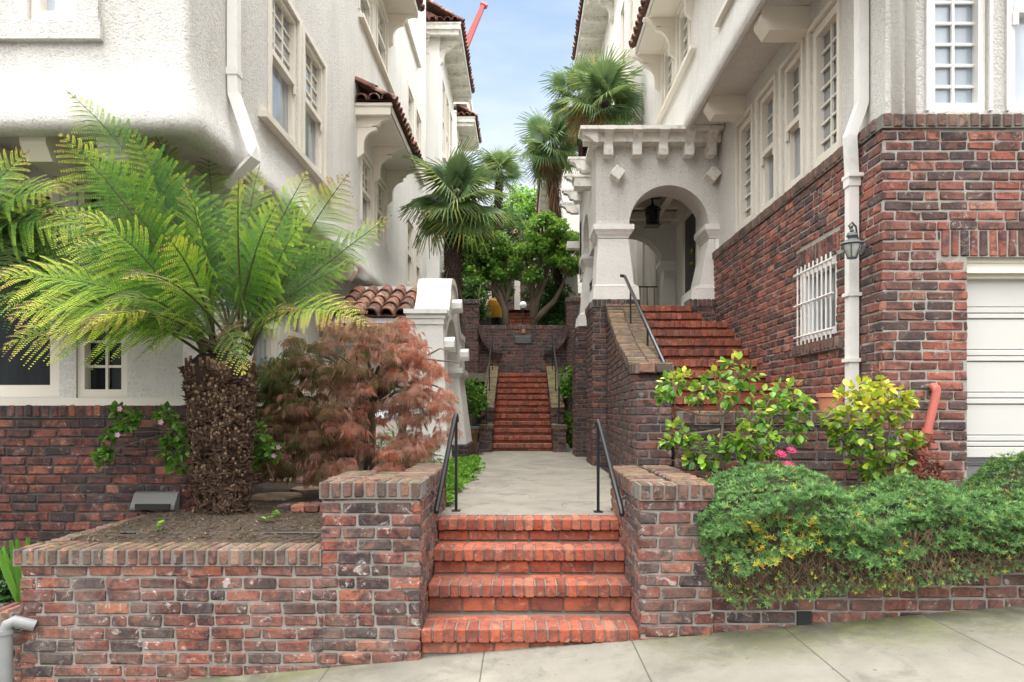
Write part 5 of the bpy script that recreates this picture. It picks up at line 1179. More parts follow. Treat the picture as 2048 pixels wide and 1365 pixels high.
for (bx, by, tx, ty, rb, rt_, Yb) in ((430, 1040, 430, 735, .10, .225, 5.45), (462, 1042, 464, 735, .105, .165, 5.33)):
    b0, t0 = np.array(P(bx, by, Yb)), np.array(P(tx, ty, Yb - .05)); n = 14; pr = []
    for i in range(n):
        f = i / (n - 1); pr.append((b0 + (t0 - b0) * f, rb + (rt_ - rb) * (f ** .85) + .012 * math.sin(i * 2.1)))
    pr[0] = (pr[0][0] - Z3 * .06, rb * 1.05)
    gm.tube([tuple(p) for p, r in pr] + [tuple(t0 + Z3 * .10)], [r * .94 for p, r in pr] + [rt_ * .5], 22, 0)
    Nn = 820 if rt_ > .2 else 700; C = []; D = []; S = []; rr = []
    for i in range(Nn):
        f = rgt.uniform(.0, 1) ** .9; th = rgt.uniform(0, 2 * math.pi) if i % 5 else rgt.uniform(math.pi, 2 * math.pi)
        p = b0 + (t0 - b0) * f; r = rb + (rt_ - rb) * f ** .85
        o = np.array((math.cos(th), math.sin(th), 0)); C.append(p + o * r * .93); D.append(o * (.22 if f < .85 else .12) + Z3 + rgt.normal(0, .05, 3)); S.append(rgt.uniform(.05, .085) * (.6 + .5 * f)); rr.append(rgt.uniform(.0, .45))
    PEG = np.array([(math.cos(a) * q * 1.15, z, math.sin(a) * q) for (q, z) in ((.14, 0), (.155, .6), (.12, .97)) for a in np.arange(6) * math.pi / 3])
    PF = np.array([(i * 6 + j, i * 6 + (j + 1) % 6, (i + 1) * 6 + (j + 1) % 6, (i + 1) * 6 + j) for i in range(2) for j in range(6)])
    Rm = frames(np.array(D), rgt.normal(size=(Nn, 3))); S = np.array(S)
    gm.inst(PEG, PF, np.array(C), Rm, S, np.array(rr), 1)
    TP = np.array([(math.cos(a) * .115, .965, math.sin(a) * .115) for a in np.arange(6) * math.pi / 3]); tipc = .72 + .28 * rgt.random(Nn); RG = np.array([(math.cos(a) * q * 1.15, z, math.sin(a) * q) for (q, z) in ((.158, .74), (.135, .975)) for a in np.arange(6) * math.pi / 3])
    gm.inst(RG, PF[:6], np.array(C), Rm, S, tipc, 1)
    gm.inst(TP, np.array([(5, 4, 3, 2, 1, 0)]), np.array(C), Rm, S, tipc, 1)
    q = rgt.random(1500); th = rgt.uniform(0, 2 * math.pi, 1500); pp = b0 + (t0 - b0) * q[:, None]; r = rb + (rt_ - rb) * q ** .85
    o = np.stack([np.cos(th), np.sin(th), 0 * th], 1); gm.inst(NAR, NARF, pp + o * (r * .93)[:, None], frames(o * .6 - Z3 * .7 + rgt.normal(0, .3, (1500, 3)), rdir(1500)), np.stack([np.full(1500, .0025), rgt.uniform(.02, .05, 1500), np.ones(1500)], 1), .1, 1)
gm.build('trunk', [M['fern_trunk'], M['fern_stub']], tf)
tf2 = empty('tree_fern', (-4.35, 5.2, -.4), 'second tree fern arching in from the left edge above the planter', 'tree fern', 'tree ferns')
C2 = np.array(P(-115, 520, 5.2))
for k, (tx, ty, tY, cx, cy, cY, w, c_) in enumerate([(60, 300, 5.3, -30, 370, 5.2, .36, .30), (175, 350, 5.4, 30, 380, 5.3, .36, .34), (150, 440, 5.6, 20, 400, 5.4, .36, .15), (230, 560, 5.5, 80, 420, 5.4, .34, .05),
        (90, 610, 5.3, 0, 430, 5.3, .34, .02), (10, 330, 4.9, -60, 380, 5.0, .34, .25), (200, 470, 5.1, 40, 390, 5.1, .34, .22), (20, 560, 5.0, -60, 440, 5.1, .30, .0), (130, 520, 5.8, 20, 430, 5.6, .34, .0), (40, 480, 5.6, -40, 380, 5.4, .36, .05), (120, 380, 5.0, -10, 370, 5.1, .34, .28), (70, 380, 5.6, -20, 370, 5.4, .36, .10), (180, 520, 5.3, 40, 430, 5.3, .34, .08), (10, 430, 5.3, -60, 400, 5.3, .34, .05), (60, 640, 5.5, -10, 470, 5.4, .32, .0), (-30, 330, 5.2, -80, 400, 5.2, .34, .2), (140, 620, 5.7, 30, 450, 5.5, .32, .0), (230, 430, 5.8, 70, 400, 5.5, .34, .10), (260, 610, 5.6, 120, 470, 5.5, .20, .75)]):
    frond(tf2, C2 + np.array((.05 * math.sin(k * 2), .05 * math.cos(k * 2), 0)), P(tx, ty, tY), P(cx, cy, cY), 500 + k, w, k == 18, c_, tipdry=.5)
gm = G(); gm.tube([(-4.3, 5.2, -.6), tuple(C2 - Z3 * .5), tuple(C2)], [.14, .16, .2], 14); gm.build('trunk', M['fern_trunk'], tf2, True)

# ---- generic leafy crown
def scatter(gm, cl, per, size, T, Fc, mi=0, rr=(.2, .8), droop=.2, sq=.8, colf=None, rg=RNG, aspect=None):
    """cl: list of (x,y,z,radius); leaves on and inside each clump pointing outward"""
    cl = np.asarray(cl, float); n = len(cl); k = per
    d = rdir(n * k); rad = np.repeat(cl[:, 3], k); f = RNG.uniform(.35, 1.0, n * k) ** .6
    pos = np.repeat(cl[:, :3], k, 0) + d * (rad * f)[:, None] * np.array((1, 1, sq))
    dd = unit(d + RNG.normal(0, .45, d.shape) - Z3 * droop); up = unit(Z3 + RNG.normal(0, .5, d.shape))
    s = size * RNG.uniform(.7, 1.2, n * k); sc = np.stack([s * (aspect or 1), s, s], 1)
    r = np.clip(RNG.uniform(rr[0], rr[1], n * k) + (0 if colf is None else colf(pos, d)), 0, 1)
    gm.inst(T, Fc, pos, frames(dd, up), sc, r, mi)
    return pos

# ---- laceleaf maple
def maple_leaf():
    V = []; Fc = []
    for j, a in enumerate(np.linspace(-1.15, 1.15, 7)):
        L_ = 1 - .28 * abs(a); w = .034; c, s_ = math.cos(a), math.sin(a); b = len(V)
        for (x, y, z) in ((0, 0, 0), (w, .45 * L_, .0), (0, L_, -.18 * L_), (-w, .45 * L_, .0)): V.append((x * c + y * s_, -x * s_ + y * c, z))
        Fc += [(b, b + 1, b + 2), (b, b + 2, b + 3)]
    return np.array(V), np.array(Fc)
ML, MF = maple_leaf()
mp_ = empty('japanese_maple', P(735, 950, 7.0), 'weeping laceleaf Japanese maple with rusty pink drooping foliage', 'maple')
rg = np.random.default_rng(21); cl = []
def maple_env(px, py):      # outline in photo pixels
    top = np.interp(px, [505, 560, 640, 720, 800, 860, 915], [770, 690, 655, 650, 650, 720, 830]); bot = np.interp(px, [505, 560, 640, 720, 800, 860, 915], [930, 960, 975, 960, 950, 900, 850])
    return top - 5 < py < bot
while len(cl) < 300:
    px, py = rg.uniform(505, 912), rg.uniform(650, 975)
    if not maple_env(px, py): continue
    e = 1 - ((px - 715) / 215) ** 2; dY = rg.uniform(-1, 1) * .75 * math.sqrt(max(.05, e)) if rg.random() < .3 else -.75 * math.sqrt(max(.03, e)) * rg.uniform(.35, 1.0)
    if ((px - 745) / 45) ** 2 + ((py - 800) / 75) ** 2 < 1 and dY < 0 and rg.random() < .45: continue
    if 690 < px < 770 and py > 800 and dY < -.25 and rg.random() < .6: continue
    cl.append((*P(px, py, 6.9 + dY), rg.uniform(.05, .13)))
cl = np.array(cl); per = 20; n = len(cl) * per
d = rdir(n); d[:, 2] = np.abs(d[:, 2]) * .8 - .15; d = unit(d); base = np.repeat(cl[:, :3], per, 0); rad = np.repeat(cl[:, 3], per)
pos = base + d * rad[:, None] * rg.uniform(.5, 1.15, (n, 1)) * np.array((1.1, 1.1, .95)); dd = unit(d * np.array((.7, .7, .1)) - Z3 * rg.uniform(.6, 2.0, (n, 1)) + rg.normal(0, .2, (n, 3)))
pxn = VX + pos[:, 0] * F / pos[:, 1]; pyn = VY - (pos[:, 2] - EZ) * F / pos[:, 1]
tone = np.repeat(rg.normal(0, .13, len(cl)), per)
red = .10 + .50 * np.clip((pxn - 540) / 170, 0, 1) + .42 * np.clip((pxn - 750) / 130, 0, 1) * np.clip((880 - pyn) / 160, 0, 1) + .22 * np.clip((pyn - 760) / 120, 0, 1)
gm = G(); gm.inst(ML, MF, pos, frames(dd, unit(d + Z3 * .3)), rg.uniform(.06, .115, n), np.clip(red - .06 + tone + rg.normal(0, .17, n), 0, 1))
gm.build('crown', M['maple'], mp_)
gm = G(); b = np.array(P(735, 955, 7.0)); f_ = np.array(P(742, 770, 7.0))
gm.tube([tuple(b), tuple(b * .6 + f_ * .4 + X3 * .03), tuple(f_)], [.052, .042, .036], 10)
for k in range(44):
    a = rg.uniform(0, 2 * math.pi) if k % 2 else rg.uniform(math.pi, 2 * math.pi); L_ = rg.uniform(.35, 1.0); e = f_ + np.array((math.cos(a) * L_, math.sin(a) * L_ * .65, rg.uniform(-.25, .35))); m_ = (f_ + e) / 2 + Z3 * rg.uniform(.12, .4)
    B_ = bez(f_ - Z3 * rg.uniform(0, .25), m_, e, 7); B_[1:-1] += rg.normal(0, .025, (5, 3)); gm.tube([tuple(p) for p in B_], list(np.linspace(.022, .004, 7)), 6)
gm.build('trunk', M['bark'], mp_, True)

# ---- camellia shrubs
def shrub(name, label, cat, stems, clumps, leafm, per, size, T=OV, Fc=OVT, asp=.95, grp=None, rr=(.15, .85), droop=.3, stemr=.013, base=None, colf=None):
    s = empty(name, base or stems[0][0], label, cat, grp); gm = G()
    for st_ in stems:
        B_ = [tuple(p) for p in st_]; gm.tube(B_, list(np.linspace(stemr, stemr * .35, len(B_))), 6)
    ends = np.array([p for st_ in stems for p in st_[1:]], float)
    for c in clumps:
        c3 = np.array(c[:3]); q = ends[np.argmin(np.linalg.norm(ends - c3 + Z3 * .05, axis=1))]
        B_ = bez(q, (q + c3) / 2 + Z3 * .03, c3, 4); gm.tube([tuple(p) for p in B_], list(np.linspace(stemr * .45, stemr * .2, 4)), 5)
    gm.build('stems', M['bark'], s, True)
    gm = G(); scatter(gm, clumps, per, size, T, Fc, 0, rr, droop, .8, colf, aspect=asp); gm.build('foliage', leafm, s); return s
Yc = 5.15
cl = [(*P(x, y, Yc + dy), r) for x, y, dy, r in [(1345, 770, 0, .09), (1365, 758, .1, .08), (1330, 790, 0, .05), (1395, 790, 0, .07), (1430, 755, .1, .09), (1470, 735, .05, .09), (1490, 750, -.1, .1), (1450, 790, -.1, .08), (1480, 790, .0, .10), (1415, 775, .0, .06),
      (1540, 800, .05, .10), (1575, 785, .1, .10), (1600, 810, 0, .08), (1560, 830, -.1, .11), (1520, 830, 0, .10), (1600, 845, 0, .07), (1590, 870, 0, .06), (1540, 865, -.1, .09), (1500, 850, .1, .07), (1575, 800, 0, .09),
      (1350, 862, 0, .07), (1370, 875, 0, .05), (1335, 885, 0, .03), (1400, 890, 0, .08), (1415, 915, 0, .09), (1385, 920, .0, .05), (1440, 885, 0, .06), (1470, 905, 0, .08), (1500, 870, -.1, .09), (1515, 900, 0, .08), (1480, 880, -.1, .08), (1540, 905, .1, .05)]]
b0 = P(1447, 950, Yc)
stm = [[b0, P(1440, 900, Yc), P(1447, 830, Yc), P(1430, 805, Yc)], [P(1500, 960, Yc), P(1490, 905, Yc), P(1520, 860, Yc), P(1555, 830, Yc)], [P(1490, 930, Yc), P(1475, 890, Yc), P(1400, 895, Yc)],
       [P(1447, 830, Yc), P(1400, 830, Yc), P(1350, 815, Yc + .05), P(1345, 790, Yc)], [P(1447, 830, Yc), P(1480, 800, Yc), P(1478, 760, Yc)], [P(1440, 860, Yc), P(1385, 868, Yc), P(1355, 875, Yc)], [P(1500, 880, Yc), P(1530, 825, Yc), P(1570, 800, Yc)]]
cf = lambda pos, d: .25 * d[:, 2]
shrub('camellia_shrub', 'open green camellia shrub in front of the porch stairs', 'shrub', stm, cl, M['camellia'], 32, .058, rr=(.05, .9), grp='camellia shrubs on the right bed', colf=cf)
Yc = 5.1
cl = [(*P(x, y, Yc + dy), r) for x, y, dy, r in [(1720, 780, 0, .10), (1755, 775, .1, .09), (1690, 800, 0, .09), (1785, 790, 0, .09), (1665, 835, 0, .06), (1700, 840, -.1, .11), (1750, 820, -.1, .11), (1800, 820, 0, .08), (1815, 800, 0, .05), (1730, 870, -.1, .10), (1780, 860, 0, .10),
      (1690, 885, 0, .09), (1760, 900, -.05, .10), (1720, 920, 0, .09), (1785, 905, 0, .07), (1800, 930, 0, .06), (1745, 945, 0, .07), (1680, 870, 0, .06), (1830, 880, 0, .04), (1770, 960, 0, .05), (1740, 800, 0, .1)]]
stm = [[P(1750, 990, Yc), P(1745, 920, Yc), P(1730, 850, Yc), P(1715, 800, Yc)], [P(1765, 990, Yc), P(1770, 920, Yc), P(1780, 860, Yc), P(1775, 800, Yc)], [P(1755, 960, Yc), P(1700, 900, Yc), P(1690, 870, Yc)]]
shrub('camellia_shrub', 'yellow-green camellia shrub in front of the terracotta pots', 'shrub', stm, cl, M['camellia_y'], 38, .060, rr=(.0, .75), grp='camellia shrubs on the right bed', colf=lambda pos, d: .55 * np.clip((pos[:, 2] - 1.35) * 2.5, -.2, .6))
Yc = 5.25
cl = [(*P(x, y, Yc), r) for x, y, r in [(1820, 870, .06), (1835, 900, .07), (1860, 920, .07), (1845, 945, .07), (1810, 930, .05), (1865, 955, .06), (1830, 960, .06), (1815, 900, .05), (1875, 935, .04), (1850, 880, .05), (1822, 940, .06), (1878, 965, .05)]]
shrub('barberry', 'small dark red shrub at the foot of the salmon pipe', 'shrub', [[P(1835, 980, Yc), P(1835, 930, Yc), P(1825, 875, Yc)], [P(1845, 980, Yc), P(1860, 930, Yc)]], cl, M['redleaf'], 95, .026, rr=(0, .85), stemr=.006)

# ---- spilling hedge (one mass nobody could count)
rg = np.random.default_rng(3); n = 21000
xs = rg.uniform(1.10, 4.6, n); ph = rg.uniform(0, 1, n) ** .85
topz = np.interp(xs, [1.1, 1.25, 1.6, 1.95, 2.1, 2.35, 2.65, 2.85, 3.1, 3.35, 3.8, 4.6], [.85, 1.02, 1.11, 1.05, .88, .96, 1.01, .91, .97, 1.16, 1.23, 1.26]); botz = np.interp(xs, [1.1, 1.3, 1.8, 2.4, 3.1, 4.6], [.52, .30, .38, .42, .54, .74])
def hn(x, f, s): return np.sin(x * f + s) * .5 + np.sin(x * f * 2.3 + s * 2) * .3 + np.sin(x * f * 4.7 + s * 3) * .2
th = ph * math.pi * .92      # 0 at the back, over the top, down the face
cy = 4.70 + .0 * xs; ry = .52 + .05 * hn(xs, 4, 1) + .04 * hn(th * 3 + xs, 3, .4); cz = .70 + (topz - 1.1) * .4
up = np.sin(th); fwd = -np.cos(th)
zt = np.where(th < math.pi / 2, 0, 0)
z = np.where(th < math.pi / 2, cz + (topz - cz) * np.sin(th), botz + (topz - botz) * np.sin(th) ** .8) + .035 * hn(xs, 7, 2) + .03 * hn(th * 4 + xs * 2, 3, 1)
y = cy - ry * fwd * np.where(fwd > 0, 1.05, 1.1) 
y = np.where(fwd > 0, 4.62 - (.42 + .10 * hn(xs, 4, 1) + .06 * hn(th * 3, 3, .4) + .07 * hn(xs * 4 + th * 6, 2, .4) + .04 * hn(xs * 9 - th * 11, 2, 1.4)) * np.clip(fwd * 1.5, 0, 1) ** .7, 4.62 + .62 * (-fwd))
y += rg.uniform(-.01, .07, n); y -= (rg.random(n) < .05) * rg.uniform(0, .06, n); z += (rg.random(n) < .05) * rg.uniform(0, .05, n); P_ = np.stack([xs, y, z], 1); Nn = unit(np.stack([rg.normal(0, .3, n), -fwd * 1.0 + rg.normal(0, .3, n), up * .9 + .25 + rg.normal(0, .3, n)], 1))
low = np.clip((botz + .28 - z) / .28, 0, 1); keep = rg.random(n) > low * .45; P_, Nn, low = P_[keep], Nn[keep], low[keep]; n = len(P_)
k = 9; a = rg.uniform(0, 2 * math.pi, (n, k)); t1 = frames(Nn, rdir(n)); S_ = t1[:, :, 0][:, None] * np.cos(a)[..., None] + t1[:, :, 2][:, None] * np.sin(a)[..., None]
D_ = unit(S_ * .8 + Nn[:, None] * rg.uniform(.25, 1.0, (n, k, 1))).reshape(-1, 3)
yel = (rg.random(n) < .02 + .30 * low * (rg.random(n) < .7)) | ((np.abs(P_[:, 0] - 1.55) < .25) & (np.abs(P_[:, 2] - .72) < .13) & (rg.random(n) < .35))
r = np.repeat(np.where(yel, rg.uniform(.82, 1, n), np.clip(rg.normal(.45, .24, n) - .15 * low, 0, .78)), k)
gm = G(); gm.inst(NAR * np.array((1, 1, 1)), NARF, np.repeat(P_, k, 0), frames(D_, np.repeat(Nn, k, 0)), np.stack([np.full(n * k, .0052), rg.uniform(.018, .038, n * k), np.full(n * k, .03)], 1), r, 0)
m = 3200; x = rg.uniform(1.2, 4.6, m); zb_ = np.interp(x, [1.1, 1.3, 1.8, 2.4, 3.1, 4.6], [.52, .30, .38, .42, .54, .74])   # bare stems hanging below
for i in range(m):
    p = np.array((x[i], 4.33 - rg.uniform(0, .10), zb_[i] + rg.uniform(.05, .36) ** 1.0)); q = p + np.array((rg.normal(0, .07), rg.uniform(-.06, .03), -rg.uniform(.0, .10))); c = (p + q) / 2 + np.array((rg.normal(0, .04), -.03, rg.normal(-.01, .03)))
    w = .0016; B_ = bez(p, c, q, 4); V = [tuple(v + np.array((s * w, 0, 0))) for v in B_ for s in (-1, 1)]; gm.add(V, [(2 * j, 2 * j + 1, 2 * j + 3, 2 * j + 2) for j in range(3)], 1)
mm = 1500; x = rg.uniform(1.12, 4.6, mm); zf_ = np.interp(x, [1.1, 1.3, 1.8, 2.4, 3.1, 4.6], [.52, .30, .38, .42, .54, .74])
P2 = np.stack([x, 4.30 - rg.uniform(-.03, .10, mm), zf_ + rg.uniform(-.02, .26, mm) * rg.random(mm)], 1); N2 = unit(np.stack([rg.normal(0, .5, mm), -1 + 0 * x, rg.normal(.1, .5, mm)], 1)); a = rg.uniform(0, 2 * math.pi, (mm, 7)); t1 = frames(N2, rdir(mm))
D2 = unit((t1[:, :, 0][:, None] * np.cos(a)[..., None] + t1[:, :, 2][:, None] * np.sin(a)[..., None]) * .9 + N2[:, None] * .4).reshape(-1, 3)
gm.inst(NAR, NARF, np.repeat(P2, 7, 0), frames(D2, np.repeat(N2, 7, 0)), np.stack([np.full(mm * 7, .005), rg.uniform(.012, .026, mm * 7), np.full(mm * 7, .03)], 1), np.repeat(rg.choice([.1, .2, .3, .45, .55, .65, .75, .9], mm), 7), 0)
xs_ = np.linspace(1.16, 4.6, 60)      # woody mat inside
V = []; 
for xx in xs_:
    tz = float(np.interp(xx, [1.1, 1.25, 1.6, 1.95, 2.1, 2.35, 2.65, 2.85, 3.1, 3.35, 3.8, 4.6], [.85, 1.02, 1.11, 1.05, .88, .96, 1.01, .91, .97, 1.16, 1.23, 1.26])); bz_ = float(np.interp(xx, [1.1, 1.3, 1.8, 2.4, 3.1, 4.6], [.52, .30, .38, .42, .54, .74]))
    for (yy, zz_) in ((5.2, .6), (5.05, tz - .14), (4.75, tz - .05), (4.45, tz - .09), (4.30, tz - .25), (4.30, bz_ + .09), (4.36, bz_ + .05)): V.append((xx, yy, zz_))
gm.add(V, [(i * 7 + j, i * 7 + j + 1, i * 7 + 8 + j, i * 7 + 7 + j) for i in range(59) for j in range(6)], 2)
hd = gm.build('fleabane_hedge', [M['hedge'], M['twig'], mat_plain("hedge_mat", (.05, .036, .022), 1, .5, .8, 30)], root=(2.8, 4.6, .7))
tag(hd, 'dense green trailing groundcover with yellowing tips spilling over the right planter wall', 'groundcover', kind='stuff')

# ---- daisies in the bed
def daisy(px, py, Y, label, w=.048):
    f = empty('daisy', P(px, py + 45, Y), label, 'flower', 'magenta daisies in the right bed'); c = np.array(P(px, py, Y)); gm = G()
    gm.tube([tuple(c), tuple(c + np.array((.01, .03, -.15)))], .003, 5); gm.build('stem', M['green'], f)
    gm = G(); k = 22; a = np.arange(k) * 2 * math.pi / k + np.tile([0, .1], k // 2); d = np.stack([np.cos(a), np.sin(a) * .75 - .25, np.sin(a) * .55 + .28], 1)
    gm.inst(NAR, NARF, np.tile(c, (k, 1)), frames(d, np.array((0, -.4, 1.))), np.stack([np.full(k, .012), np.full(k, w), np.full(k, .04)], 1), RNG.random(k)); gm.build('petals', M['petal'], f)
    gm = G(); gm.lathe(tuple(c - Y3 * .004), [(0, -.004), (.012, 0), (.010, .008), (0, .01)], 10, ax=(0, -.5, .8)); gm.build('centre', M['redleaf'], f)
daisy(1561, 911, 4.75, 'magenta daisy left of its pair above the hedge'); daisy(1582, 903, 4.85, 'magenta daisy highest and right of its pair above the hedge', .04); daisy(1577, 933, 4.7, 'magenta daisy lowest of the open three, against the foliage'); daisy(1648, 975, 4.55, 'half-closed magenta daisy among the strap leaves', .035)
gm = G(); n = 60; c = np.array(P(1650, 1000, 4.45)); d = unit(np.stack([RNG.normal(0, .8, n), RNG.normal(-.4, .4, n), RNG.uniform(.1, 1, n)], 1))
for i in range(n):
    L_ = RNG.uniform(.12, .22); B_ = bez(c + RNG.normal(0, .02, 3), c + d[i] * L_ * .6 + Z3 * .03, c + d[i] * L_ - Z3 * .05, 5); w = .004
    gm.add([tuple(v + np.cross(unit(d[i]), Z3) * s * w * (1 - j / 5)) for j, v in enumerate(B_) for s in (-1, 1)], [(2 * j, 2 * j + 1, 2 * j + 3, 2 * j + 2) for j in range(4)], 0, .8)
tag(gm.build('daylily', M['bright'], root=tuple(c)), 'tuft of arching strap leaves in a gap of the hedge', 'plant')

# ---- pots on the bed wall
def potted(px0, px1, pyt, pyb, Y, label, cat='flower pot', grp=None, mat='pot'):
    c = P((px0 + px1) / 2, pyb, Y); r = (px1 - px0) / 2 * Y / F; h = (pyb - pyt) * Y / F
    e = empty('terracotta_pot' if mat == 'pot' else 'glazed_pot', c, label, cat, grp); gm = G()
    gm.lathe(c, [(r * .72, 0), (r * .88, h * .78), (r * .90, h * .79), (r * 1.0, h * .80), (r * 1.0, h), (r * .86, h), (r * .84, h * .9), (0, h * .88)], 24); gm.build('body', M[mat], e, 'auto')
    gm = G(); gm.lathe((c[0], c[1], c[2] + h * .89), [(0, .0), (r * .83, .004)], 16); gm.build('soil', M['soil'], e); return e, c, r, h
e, c, r, h = potted(1634, 1688, 787, 826, 5.78, 'square-rimmed terracotta pot left of the yellow-green shrub', grp='terracotta pots on the raised bed')
e, c, r, h = potted(1722, 1790, 785, 826, 5.78, 'terracotta pot half hidden behind the yellow-green shrub', grp='terracotta pots on the raised bed')
# glazed pot with shrub by the far stairs
e, c, r, h = potted(923, 958, 856, 902, 13.4, 'brown glazed pot left of the far steps', 'flower pot', mat='ceramic')
gm = G(); gm.lathe((c[0], c[1], c[2] + h * .95), [(r * .95, 0), (r * 1.07, .01), (r * 1.07, .05), (r * .95, .05)], 24); gm.build('rim', M['turq'], e)
cl = [(*P(x, y, 13.4 + dy), r_) for x, y, dy, r_ in [(930, 775, 0, .16), (945, 770, .1, .15), (960, 785, 0, .14), (935, 800, -.1, .18), (955, 808, 0, .17), (925, 820, 0, .12), (965, 805, 0, .10), (945, 825, .1, .13)]]
shrub('potted_shrub', 'small leafy tree growing from the brown glazed pot', 'shrub', [[(c[0], c[1], c[2] + h * .85), P(943, 845, 13.4), P(938, 815, 13.4)], [P(943, 845, 13.4), P(955, 815, 13.4)]], cl, M['bright'], 75, .075, rr=(.1, .75), stemr=.02)
cl = [(*P(x, y, 14.6 + dy), r_) for x, y, dy, r_ in [(1135, 750, 0, .2), (1148, 770, 0, .2), (1130, 775, 0, .14), (1150, 745, 0, .15), (1138, 835, 0, .15), (1148, 850, 0, .16), (1143, 785, 0, .2), (1146, 880, 0, .12)]]
shrub('leafy_shrub', 'green shrub in the corner right of the far steps', 'shrub', [[(1.02, 14.6, .7), (1.0, 14.6, 1.4), (1.0, 14.6, 2.2)]], cl, M['bright'], 70, .09, rr=(.1, .8), stemr=.02)

n = 260; rg2 = np.random.default_rng(8); x = rg2.uniform(-.6, 1.0, n); y = np.concatenate([rg2.uniform(5.5, 13.5, 170), rg2.choice([4.60, 4.90, 5.17], 90) + rg2.uniform(-.12, .06, 90)])
zz = np.where(y > 5.4, .681, np.where(y > 5.0, .512, np.where(y > 4.75, .329, .131))); gm = G()
gm.inst(NAR, NARF, np.stack([x, y, zz], 1), frames(np.stack([rg2.normal(0, 1, n), rg2.normal(0, 1, n), 0 * x], 1), Z3), np.stack([rg2.uniform(.002, .007, n), rg2.uniform(.008, .035, n), np.full(n, .01)], 1), rg2.random(n))
tag(gm.build('fallen_leaves', mat_leaf("fallen_leaf", [(0, (.05, .03, .02)), (.6, (.14, .07, .04)), (1, (.30, .20, .06))], 0, .8), root=(.1, 7, .68)), 'scattered fallen leaf scraps on the path and the front step treads', 'leaf litter', kind='stuff')
# ---- low planting left of the path
rg = np.random.default_rng(9); cl = []
for i in range(150):
    y_ = rg.uniform(5.5, 10.5); x_ = rg.uniform(-.98, -.62) + (rg.uniform(-.10, .05) if y_ > 7 else -.05); cl.append((x_, y_, .70 + rg.uniform(0, .06), .09))
gm = G(); scatter(gm, cl, 46, .045, OV, OVT, 0, (.25, .9), -.2, .7, aspect=1.2); tag(gm.build('ground_ivy', M['bright'], root=(-.8, 7.5, .68)), 'bright green creeping groundcover along the left edge of the path', 'groundcover', kind='stuff')
cl = []
for (px, py, r_) in [(520, 740, .2), (545, 770, .22), (520, 800, .2), (560, 745, .15), (540, 820, .2)]: cl.append((*P(px, py, 8.3), r_))
shrub('leafy_shrub', 'green shrub between the fern trunk and the side windows', 'shrub', [[P(530, 940, 8.3), P(530, 850, 8.3), P(525, 770, 8.3)]], cl, M['green'], 140, .08, rr=(.2, .9))
cl = [(*P(px, py, Y_), r_) for px, py, Y_, r_ in [(780, 900, 8, .2), (810, 905, 8, .2), (840, 912, 8.4, .18), (800, 880, 8.6, .2), (760, 915, 7.6, .15), (830, 930, 7.4, .14), (790, 930, 7.2, .13), (860, 915, 8.6, .13)]]
shrub('fern_clump', 'mixed low greenery under the right side of the maple', 'plant', [[P(800, 945, 7.8), P(800, 915, 7.8), P(810, 890, 7.8)]], cl, M['green'], 90, .11, NAR, NARF, .16, rr=(.2, 1))
def impatiens(label, pts, Y, fl, seedr=(.2, .9)):
    cl = [(*P(x, y, Y), r_) for x, y, r_ in pts]; b_ = P(pts[0][0] + 30, 960, Y)
    s = shrub('impatiens', label, 'flower', [[b_, P(pts[0][0] + 10, 900, Y), P(pts[0][0], pts[0][1], Y)]], cl, M['green'], 34, .062, rr=seedr, stemr=.007, grp='pink-flowered plants around the fern trunk')
    for (x, y) in fl:
        gm = G(); c = np.array(P(x, y, Y - .12)); k = 5; a = np.arange(k) * 2 * math.pi / k; gm.inst(OV, OVT, np.tile(c, (k, 1)), frames(np.stack([np.cos(a), 0 * a - .2, np.sin(a)], 1), np.array((0, -1., 0))), np.full(k, .024), .5); gm.build('flower', M['pinkpetal'], s)
impatiens('straggling pink-flowered plant against the sooty bricks left of the fern trunk', [(350, 865, .10), (370, 890, .10), (345, 905, .08), (330, 830, .06), (365, 845, .09), (355, 930, .07), (250, 850, .05), (225, 870, .05), (235, 822, .04), (265, 835, .04), (205, 915, .045), (215, 905, .03), (340, 882, .06)], 5.62, [(322, 845), (236, 870), (240, 818)])
impatiens('pink-flowered plant right of the fern trunk', [(515, 880, .10), (535, 895, .10), (520, 910, .09), (545, 905, .06), (510, 860, .07), (505, 925, .06)], 5.9, [(557, 895), (505, 816), (548, 912)])

# ---- soil litter and flagstones
rg = np.random.default_rng(14)
for px, py, w_, d_, lb in ((575, 972, .24, .14, 'flat sandstone flag beside the fern trunk, farthest from the wall front'), (555, 1000, .26, .13, 'flat sandstone flag nearest the low coping right of the fern trunk'), (622, 988, .20, .13, 'flat sandstone flag touching the pier'), (345, 1020, .20, .12, 'pale flat stone lying below the vent hood')):
    Y = .86 * F / (py - VY); x = lx(px, Y); gm = G(); k = 7; q = [(math.cos(a) * w_ * rg.uniform(.8, 1.1), math.sin(a) * d_ * 1.8 * rg.uniform(.8, 1.1)) for a in np.arange(k) * 2 * math.pi / k]
    gm.prism(q, (x, Y, soilz(x, Y) - .005), X3, Y3, (0, 0, .035)); tag(gm.build('flagstone', M['flag'], root=(x, Y, soilz(x, Y))), lb, 'stone')
gm = G(); gm.cb([(lx(575, 5.75) + .11 * i, 5.72 + .02 * i, .70) for i in range(4)], [(.05, .10, .03)], .008, None, None, 0, .003); tag(gm.build('loose_bricks', M['brick'], root=(-1.8, 5.7, .68)), 'row of loose red bricks laid flat beside the sandstone flags', 'bricks', kind='stuff')
n = 5200; x = rg.uniform(-3.0, -1.25, n); y = 4.62 + rg.uniform(0, 1, n) ** 1.3 * 1.9; zz = np.array([soilz(a, b) for a, b in zip(x, y)]) + .006
